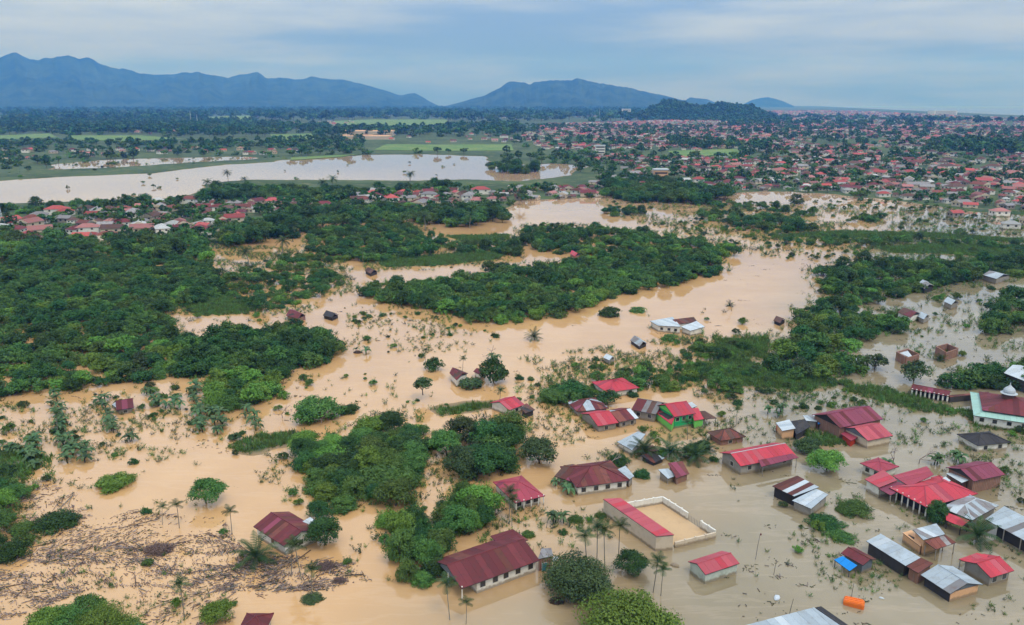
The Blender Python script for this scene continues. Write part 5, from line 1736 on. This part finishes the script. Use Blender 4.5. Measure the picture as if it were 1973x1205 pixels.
# ------------------------------------------------------------------ debris, grass, far town, haze
def box_batch(C, dims, rotz, tilt):
    """many small sticks as one array of 8-vertex boxes"""
    n = len(C)
    sg = np.array([(-1, -1, -1), (1, -1, -1), (1, 1, -1), (-1, 1, -1), (-1, -1, 1), (1, -1, 1), (1, 1, 1), (-1, 1, 1)], float) * .5
    V = sg[None] * dims[:, None]
    ct, st = np.cos(tilt)[:, None], np.sin(tilt)[:, None]
    x, z = V[..., 0] * ct - V[..., 2] * st, V[..., 0] * st + V[..., 2] * ct
    V[..., 0], V[..., 2] = x, z
    c, s_ = np.cos(rotz)[:, None], np.sin(rotz)[:, None]
    x, y = V[..., 0] * c - V[..., 1] * s_, V[..., 0] * s_ + V[..., 1] * c
    V[..., 0], V[..., 1] = x, y
    V += C[:, None]
    F = np.array([(0, 3, 2, 1), (4, 5, 6, 7), (0, 1, 5, 4), (1, 2, 6, 5), (2, 3, 7, 6), (3, 0, 4, 7)])
    return V.reshape(-1, 3), (F[None] + 8 * np.arange(n)[:, None, None]).reshape(-1, 4)


def sticks(name, P, L, label, mats=('driftwood', 'deadwood'), zmax=.25, flow=None):
    n = len(P)
    C = np.column_stack([P, rng.uniform(.0, zmax, n)])
    ln = rng.gamma(1.6, L / 1.6, n).clip(.1, L * 5)
    dims = np.column_stack([ln, rng.uniform(.03, .11, n) * (1 + ln * .12), rng.uniform(.03, .09, n)])
    rz = rng.uniform(0, math.pi, n) if flow is None else flow(P) + rng.normal(size=n) * .5
    V, F = box_batch(C, dims, rz, rng.normal(size=n) * .08)
    fm = np.repeat(rng.integers(0, len(mats), n), 6)
    return tag(obj(name, mesh_np(name, V, F, [M[m] for m in mats], fm)), label, 'debris', kind='stuff')


DEB = [([(0, 985), (120, 1010), (260, 985), (430, 1000), (470, 1060), (640, 1080), (700, 1100), (640, 1140), (420, 1140), (300, 1130), (180, 1135), (60, 1180), (-60, 1220), (-60, 1000)], 1.0),
       ([(0, 900), (150, 950), (180, 1000), (60, 1010), (-60, 1000)], .55),
       ([(430, 1080), (680, 1080), (720, 1120), (500, 1150)], .5),
       ([(240, 1060), (460, 1090), (450, 1205), (270, 1205)], .4)]
pp = []
for poly, dens in DEB:
    P = fill(poly, .23, 0.0, .5, .95)
    f1 = fbm(P[:, 0] / 7.0 + 3, P[:, 1] / 3.2, 5)
    f2 = fbm(P[:, 0] / 30, P[:, 1] / 22 + 9, 3)
    ridge = 1 - np.abs(f1 - .5) * 5.0
    pr = (np.clip(ridge, 0, 1) ** 1.5 + .12) * np.clip((f2 - .27) * 4.5, 0.03, 1) * dens
    pp.append(P[rng.random(len(P)) < pr * .75])
pp = np.concatenate(pp)
print('sticks', len(pp))
flow = lambda P: (fbm(P[:, 0] / 12, P[:, 1] / 9, 3) - .5) * 5
sticks('debris', pp, .34, 'mat of broken wood and reed debris floating at the lower left', ('driftwood', 'deadwood', 'driftwood', 'deadwood', 'leaf_olive'), .18, flow)
big = pp[rng.choice(len(pp), 420, False)]
sticks('driftwood', big, 1.7, 'long branches and planks caught in the debris mat', ('deadwood', 'driftwood', 'bark_pale'), .3, flow)
# stray flotsam over the rest of the flood
fl = []
for poly, sp, keep in [([(560, 560), (1000, 560), (1560, 500), (1540, 620), (1200, 700), (1000, 830), (560, 830), (480, 760)], 7, .22), ([(1350, 900), (1973, 900), (1973, 1205), (1350, 1205)], 3.2, .25),
                       ([(0, 730), (600, 730), (600, 1000), (0, 1000)], 5, .3), ([(1000, 780), (1500, 780), (1500, 900), (1000, 900)], 5, .25), ([(1600, 640), (1973, 640), (1973, 860), (1650, 800)], 7, .25)]:
    P = fill(poly, sp, 0, .5, keep)
    P = P[fbm(P[:, 0] / 20 + 5, P[:, 1] / 20, 3) > .45]
    for q in P:
        k = rng.integers(3, 14)
        fl.append(q + rng.normal(size=(k, 2)) * rng.uniform(.3, 1.1) * np.array([1.6, .6]))
sticks('flotsam', np.concatenate(fl), .4, 'stray twigs and floating scraps on the flood', ('driftwood', 'deadwood', 'leaf_olive', 'leaf_mid'), .15)
# brush piles
for px, py, rad, lab in ((305, 1062, 1.9, 'dark brush pile in the debris at the lower left'), (628, 1093, 1.2, 'small dark heap of brush right of the slim palms'), (1073, 1160, .8, 'dark lump of roots left of the white house'), (690, 680, 1.0, 'dark tangle of roots in the channel'), (655, 1120, .8, 'brown root clump below the maroon gabled house')):
    x, y, _ = U(px, py)
    n = int(420 * rad)
    d = rng.normal(size=(n, 3))
    d /= np.linalg.norm(d, axis=1)[:, None]
    C = d * rad * rng.uniform(.5, 1, n)[:, None] * np.array([1.3, .9, .5])
    C[:, 2] = np.abs(C[:, 2])
    V, F = box_batch(C, np.column_stack([rng.uniform(.4, 1.1, n), rng.uniform(.04, .1, n), rng.uniform(.04, .1, n)]), rng.uniform(0, 6, n), rng.normal(size=n) * .5)
    tag(obj('brush_pile', mesh_np('brush_pile', V, F, [M['deadwood']]), None, (x, y, 0)), lab, 'brush pile')

# grass on every bank above the water
gm = []
for q in LAND[1:]:
    W = poly_w(q)
    P = fill(q, 1.1, 0, .5, .85, arr=W)
    gm.append(P[height(P) > -.12])
gm = np.concatenate(gm)
if len(gm) > 16000:
    gm = gm[rng.choice(len(gm), 16000, False)]


def tuft(n, h, wd):
    V, F = [], []
    for i in range(n):
        a = rng.uniform(0, 6.28)
        r = abs(rng.normal()) * .45
        b = np.array([r * math.cos(a), r * math.sin(a), 0])
        a2 = rng.uniform(0, 6.28)
        s_ = np.array([math.cos(a2), math.sin(a2), 0]) * wd
        tip = b + np.array([rng.normal() * .25, rng.normal() * .25, h * rng.uniform(.6, 1.2)])
        k = len(V)
        V += [b - s_, b + s_, tip]
        F.append([k, k + 1, k + 2])
    return mesh_np('tuft', np.array(V), np.array(F), [M['grass']], tone=np.repeat(rng.random(n), 3))


tp_ = [proto('tuft', tuft(26, .65, .09)), proto('tuft', tuft(22, .9, .1)), proto('tuft', tuft(30, .5, .12))]
scatter('grass', np.column_stack([gm, np.maximum(height(gm), -.1) - .05]), rng.uniform(.7, 1.8, len(gm)), tp_, 'rank grass on the banks and drowned fields', 'grass')

# ------------------------------------------------------------------ town houses
def far_house(roof, wall, L, W, he, hip):
    mb = MB()
    x, y = L / 2, W / 2
    zr = he + W * .24
    o = .5
    i = y if hip else 0
    P = [(-x, -y, he), (x, -y, he), (x, y, he), (-x, y, he)]
    r0, r1 = (-x + i, 0, zr), (x - i, 0, zr)
    mb.poly([P[0], P[1], r1, r0], 0)
    mb.poly([P[2], P[3], r0, r1], 0)
    mb.poly([P[3], P[0], r0], 0 if hip else 1)
    mb.poly([P[1], P[2], r1], 0 if hip else 1)
    x, y = x - o, y - o
    B = [(-x, -y), (x, -y), (x, y), (-x, y)]
    for k in range(4):
        a, b = B[k], B[(k + 1) % 4]
        mb.poly([(*a, -1), (*b, -1), (*b, he), (*a, he)], 1)
        dx, dy = (b[0] - a[0]), (b[1] - a[1])
        l = math.hypot(dx, dy)
        nx, ny = dy / l * .04, -dx / l * .04
        for t in (.28, .72):
            c = (a[0] + dx * t + nx, a[1] + dy * t + ny)
            w2 = .7
            mb.poly([(c[0] - dx / l * w2, c[1] - dy / l * w2, he - 1.7), (c[0] + dx / l * w2, c[1] + dy / l * w2, he - 1.7), (c[0] + dx / l * w2, c[1] + dy / l * w2, he - .6), (c[0] - dx / l * w2, c[1] - dy / l * w2, he - .6)], 2)
    mb.poly([P[3], P[2], P[1], P[0]], 1)
    return mb.mesh('town_house', [M[roof], M[wall], M['glass']])


FH = {}
for colr, roof in (('red', 'tile_red'), ('pink', 'tile_pink'), ('maroon', 'roof_maroon'), ('rusty', 'roof_rust'), ('grey', 'roof_grey'), ('white', 'tile_pale'), ('tin', 'roof_grey'), ('brown', 'roof_brown')):
    FH[colr] = [far_house(roof, wl_, L, W, he, hip) for L, W, he, hip, wl_ in ((11, 8, 3.4, True, 'wall_white'), (13, 9, 3.2, False, 'wall_cream'), (9, 7, 3.0, False, 'wall_concrete'), (16, 10, 4.5, True, 'wall_white'))]
PAL = ['red', 'red', 'red', 'pink', 'pink', 'maroon', 'maroon', 'maroon', 'rusty', 'rusty', 'rusty', 'brown', 'brown', 'grey', 'grey', 'tin', 'white']
DIST = [
    ('in the village left of the lagoon shore', 'roofs of the left village', [(0, 432), (130, 405), (200, 400), (330, 388), (430, 390), (560, 388), (640, 396), (600, 408), (480, 420), (440, 462), (400, 455), (330, 448), (180, 468), (0, 462)], 14, .8),
    ('in the village on the lagoon shore', 'roofs of the lagoon village', [(640, 384), (760, 366), (830, 366), (900, 372), (1000, 366), (1100, 362), (1165, 350), (1170, 385), (1000, 384), (960, 398), (760, 396), (650, 398)], 16, .8),
    ('at the near edge of the large town', 'roofs of the near town edge', [(1150, 345), (1340, 352), (1380, 345), (1600, 345), (1800, 352), (1973, 352), (2050, 350), (2050, 410), (1973, 405), (1850, 400), (1700, 380), (1560, 368), (1350, 366), (1200, 368)], 16, .8),
    ('standing in the flood right of the hedge', 'drowned houses below the town', [(1780, 400), (1973, 412), (2030, 420), (2030, 448), (1900, 436), (1780, 415)], 22, .6),
]
ind = []
for where, group, poly, sp, keep in DIST:
    P = fill(poly, sp, 1.0, .42, keep)
    for x, y in P:
        ind.append((math.hypot(x, y), x, y, where, group))
ind.sort()
print('town', len(ind))
COLW = {'red': 'red', 'pink': 'faded red', 'maroon': 'maroon', 'rusty': 'rusty', 'grey': 'grey', 'white': 'white', 'tin': 'tin', 'brown': 'brown'}
for d, x, y, where, group in ind[:295]:
    k = PAL[rng.integers(len(PAL))]
    s_ = rng.uniform(.65, 1.05)
    o = obj('town_house', FH[k][rng.choice(4, p=[.35, .3, .25, .1])], None, (x, y, 0.2), (0, 0, rng.normal() * .35 + (math.pi / 2 if rng.random() < .4 else 0)), (s_, s_, s_))
    tag(o, 'small house with a %s roof %s' % (COLW[k], where), 'house', group + ', ' + COLW[k])
left_over = [(x, y) for d, x, y, w_, g2 in ind[295:]]

# rest of the town: too many and too far to count
def far_fill(poly, sp, keep=1.0):
    return fill(poly, sp, 1.0, .45, keep)


TF = [([(1130, 300), (1300, 305), (1500, 305), (1973, 305), (2060, 305), (2060, 350), (1800, 350), (1600, 342), (1380, 342), (1150, 338)], 18, .85),
      ([(1000, 262), (1060, 240), (1300, 232), (1600, 238), (1973, 246), (2060, 246), (2060, 305), (1600, 302), (1290, 288), (1050, 290)], 21, .85),
      ([(1250, 222), (1500, 214), (1640, 214), (1800, 222), (2060, 232), (2060, 246), (1600, 236), (1300, 230)], 42, .7),
      ([(780, 262), (1000, 255), (1000, 275), (800, 276)], 40, .5), ([(640, 262), (760, 258), (780, 272), (650, 274)], 36, .5),
      ([(0, 290), (330, 286), (600, 284), (600, 296), (330, 300), (0, 308)], 32, .4), ([(180, 256), (380, 250), (380, 258), (200, 262)], 50, .5), ([(480, 238), (680, 234), (680, 244), (500, 246)], 60, .4),
      ([(0, 214), (700, 210), (900, 212), (900, 222), (500, 222), (0, 224)], 120, .18), ([(860, 218), (1250, 212), (1250, 226), (1000, 232), (860, 228)], 80, .3)]
tp2 = [np.array(left_over).reshape(-1, 2)]
for poly, sp, keep in TF:
    P = far_fill(poly, sp, keep)
    f_ = fbm(P[:, 0] / 160 + 2, P[:, 1] / 240, 3)
    tp2.append(P[f_ > rng.uniform(.25, .55, len(P))])
tp2 = np.concatenate(tp2)
print('far town', len(tp2))
pr_ = [proto('town_roof', FH[k][i]) for k, i in (('red', 0), ('pink', 1), ('maroon', 2), ('rusty', 1), ('rusty', 0), ('maroon', 0), ('grey', 2), ('tin', 1), ('brown', 3), ('pink', 2), ('red', 2), ('red', 1), ('white', 2))]
dd = np.hypot(tp2[:, 0], tp2[:, 1])
scatter('far_town', np.column_stack([tp2, np.full(len(tp2), .3)]), rng.uniform(.7, 1.15, len(tp2)) * (1 + np.clip(dd - 2000, 0, 4000) / 9000), pr_, 'countless red and white roofs of the far town', 'town')

# far woods and orchards on the plain
TW = [([(1130, 300), (2060, 300), (2060, 350), (1600, 345), (1150, 345)], 13, .42, (3.5, 6)),
      ([(1150, 340), (2060, 345), (2060, 405), (1700, 378), (1350, 368), (1150, 380)], 11, .4, (2.6, 5)),
      ([(640, 372), (1160, 354), (1160, 390), (960, 398), (640, 396)], 10, .55, (3, 5.5)),
      ([(0, 400), (330, 385), (640, 385), (640, 400), (430, 460), (0, 465)], 9, .5, (2.8, 5.2)),
      ([(980, 240), (2060, 246), (2060, 302), (1000, 300)], 24, .45, (5, 8)),
      ([(1290, 268), (1480, 275), (1480, 292), (1290, 290)], 22, .8, (7, 10)), ([(1790, 272), (2060, 270), (2060, 300), (1800, 298)], 22, .75, (7, 11)),
      ([(1380, 236), (1800, 240), (1800, 244), (1400, 243)], 36, .8, (10, 14)),
      ([(0, 272), (420, 272), (700, 262), (700, 296), (400, 303), (0, 318)], 20, .65, (5, 8)),
      ([(0, 232), (420, 230), (640, 246), (760, 248), (1000, 238), (1000, 262), (700, 262), (400, 262), (0, 262)], 30, .85, (8, 13)),
      ([(0, 212), (900, 210), (1250, 212), (1250, 234), (860, 234), (400, 232), (0, 236)], 70, .8, (15, 24)),
      ([(700, 292), (950, 292), (1100, 296), (1130, 325), (950, 300), (700, 298)], 22, .6, (5, 8)),
      ([(0, 320), (300, 306), (300, 312), (0, 340)], 22, .3, (4, 7)),
      ([(940, 300), (1130, 300), (1150, 335), (1040, 310)], 16, .5, (4, 7)),
      ([(1450, 222), (1973, 232), (1973, 240), (1450, 234)], 60, .5, (10, 15))]
q_ = []
fields_w = [poly_w(f) for f in FIELDS]
for poly, sp, keep, (r0, r1) in TW:
    P = fill(poly, sp, 3, .5, keep)
    f_ = fbm(P[:, 0] / 130 + 20, P[:, 1] / 190 + 4, 3)
    P = P[f_ > rng.uniform(.15, .55, len(P))]
    for fw in fields_w:
        P = P[~inside(P, fw)]
    q_.append(np.column_stack([P, rng.uniform(r0, r1, len(P))]))
q_ = np.concatenate(q_)
q_ = q_[height(q_[:, :2]) > -.6]
print('far trees', len(q_))
fp = [whole_tree('far', i, m) for i, m in ((0, 'leaf_dark'), (1, 'leaf_mid'), (2, 'leaf_dark'), (3, 'leaf_mid'))]
scatter('far_woods', np.column_stack([q_[:, :2], np.full(len(q_), -.5)]), q_[:, 2], fp, 'woods and garden trees of the far plain', 'woodland')
# forest cover of the hill at the town's edge
hv = np.array([v.co[:] for v in WH.data.vertices])
hv = hv[(hv[:, 2] > 2)]
hv = hv[rng.choice(len(hv), min(4200, len(hv)), False)] + rng.normal(size=(min(4200, len(hv)), 3)) * [7, 12, 0]
scatter('hill_forest', hv - [0, 0, 15], rng.uniform(9, 17, len(hv)), fp, 'forest covering the dark wooded hill by the town', 'forest')
# trees standing in the lagoon and the flooded orchard below the town
P = np.concatenate([fill([(60, 350), (400, 330), (900, 305), (900, 340), (420, 350), (300, 380), (60, 385)], 60, 0, .5, .4), fill([(1560, 388), (1780, 385), (1800, 412), (1600, 405)], 11, 0, .2, .8), fill([(90, 315), (480, 302), (480, 306), (90, 326)], 30, 0, .5, .5)])
scatter('drowned_orchard', np.column_stack([P, np.full(len(P), -.6)]), rng.uniform(1.2, 2.6, len(P)), fp, 'small drowned trees dotted over the flooded orchards', 'orchard')

# ------------------------------------------------------------------ landmarks on the plain
h = House('large cream block with flat roofs on the far plain', (712, 268), 'apartment_block', 'building')
for q, z in (([(684, 262), (700, 259), (735, 261), (720, 265)], 15), ([(668, 268), (690, 265), (702, 267), (684, 271)], 9), ([(700, 268), (735, 266), (742, 269), (708, 272)], 9)):
    c0 = U(*np.mean(q, 0), 0)[:2]
    for lv in range(z // 4):
        w2, d2 = (60, 26) if z == 15 else (34, 22)
        mb = MB()
        mb.box((c0[0] - w2, c0[1] - d2, lv * 4), (c0[0] + w2, c0[1] + d2, lv * 4 + 3.0))
        h.part('storey', mb, ['wall_cream'])
        mb = MB()
        mb.box((c0[0] - w2 + 1, c0[1] - d2 + 1, lv * 4 + 3.0), (c0[0] + w2 - 1, c0[1] + d2 - 1, lv * 4 + 4))
        h.part('window_band', mb, ['wall_peach'])
for px, py, w2, z, lab in ((1156, 297, 7, 12, 'white tower block amid the near town roofs'), (1206, 226, 22, 42, 'white tower below the lone mountain'), (1272, 345, 7, 9, 'cream house at the foot of the town'), (1815, 222, 70, 26, 'big white hall glinting near the sea'), (1420, 228, 40, 16, 'long white building by the wooded hill')):
    c0 = U(px, py, 0)[:2]
    h = House(lab, (px, py), 'white_building', 'building')
    mb = MB()
    mb.box((c0[0] - w2, c0[1] - w2 * .6, -1), (c0[0] + w2, c0[1] + w2 * .6, z))
    h.part('wall', mb, ['wall_white' if 'cream' not in lab else 'wall_peach'])
    mb = MB()
    mb.box((c0[0] - w2 - .6, c0[1] - w2 * .6 - .6, z), (c0[0] + w2 + .6, c0[1] + w2 * .6 + .6, z + 1.2))
    h.part('roof', mb, ['roof_white'])
    for lv in range(int(z // 4)):
        mb = MB()
        mb.box((c0[0] - w2 * .9, c0[1] - w2 * .6 - .15, lv * 4 + 1.5), (c0[0] + w2 * .9, c0[1] - w2 * .6 + .1, lv * 4 + 3))
        h.part('window_band', mb, ['glass'])
for px, py, z, lab in ((368, 237, 45, 'lattice telecom mast on the left plain, taller'), (381, 244, 38, 'telecom mast on the left plain, right of the taller'), (1155, 232, 50, 'telecom mast before the lone mountain'), (870, 232, 40, 'telecom mast near the middle of the plain'), (0, 422, 16, 'white tower post at the left edge of the village')):
    c0 = U(px, py, 0)
    e = obj('mast', None, None, (c0[0], c0[1], 0))
    tag(e, lab, 'mast')
    k = 1.6 if z > 20 else .9
    for sx_, sy_ in ((-1, -1), (1, -1), (1, 1), (-1, 1)):
        mb = MB()
        mb.tube((sx_ * k, sy_ * k, 0), (sx_ * .25, sy_ * .25, z), .3, .15, 5)
        obj('leg', mb.mesh('leg', [M['roof_white']]), e)
    mb = MB()
    for i in range(8):
        f0 = k + (.25 - k) * i / 8
        for a_, b_ in (((-1, -1), (1, -1)), ((1, -1), (1, 1)), ((1, 1), (-1, 1)), ((-1, 1), (-1, -1))):
            mb.tube((a_[0] * f0, a_[1] * f0, z * i / 8), (b_[0] * f0 * .9, b_[1] * f0 * .9, z * (i + 1) / 8), .1, .1, 4)
    obj('bracing', mb.mesh('bracing', [M['roof_white']]), e)

# ------------------------------------------------------------------ the damp air itself
hz = bpy.data.materials.new('haze')
hz.use_nodes = True
t_ = hz.node_tree
t_.nodes.clear()
pv = t_.nodes.new('ShaderNodeVolumePrincipled')
pv.inputs['Color'].default_value = (0.08, 0.30, 1.0, 1)
pv.inputs['Absorption Color'].default_value = (1, 1, 1, 1)
pv.inputs['Density'].default_value = 1.12e-4
pv.inputs['Anisotropy'].default_value = 0.0
ou = t_.nodes.new('ShaderNodeOutputMaterial')
t_.links.new(pv.outputs[0], ou.inputs['Volume'])
mb = MB()
mb.box((-20400, -20400, -6), (20400, 20400, 1050))
hzo = obj('haze', mb.mesh('haze', [hz]))
tag(hzo, 'blue damp air veiling the mountains', 'haze', kind='stuff')
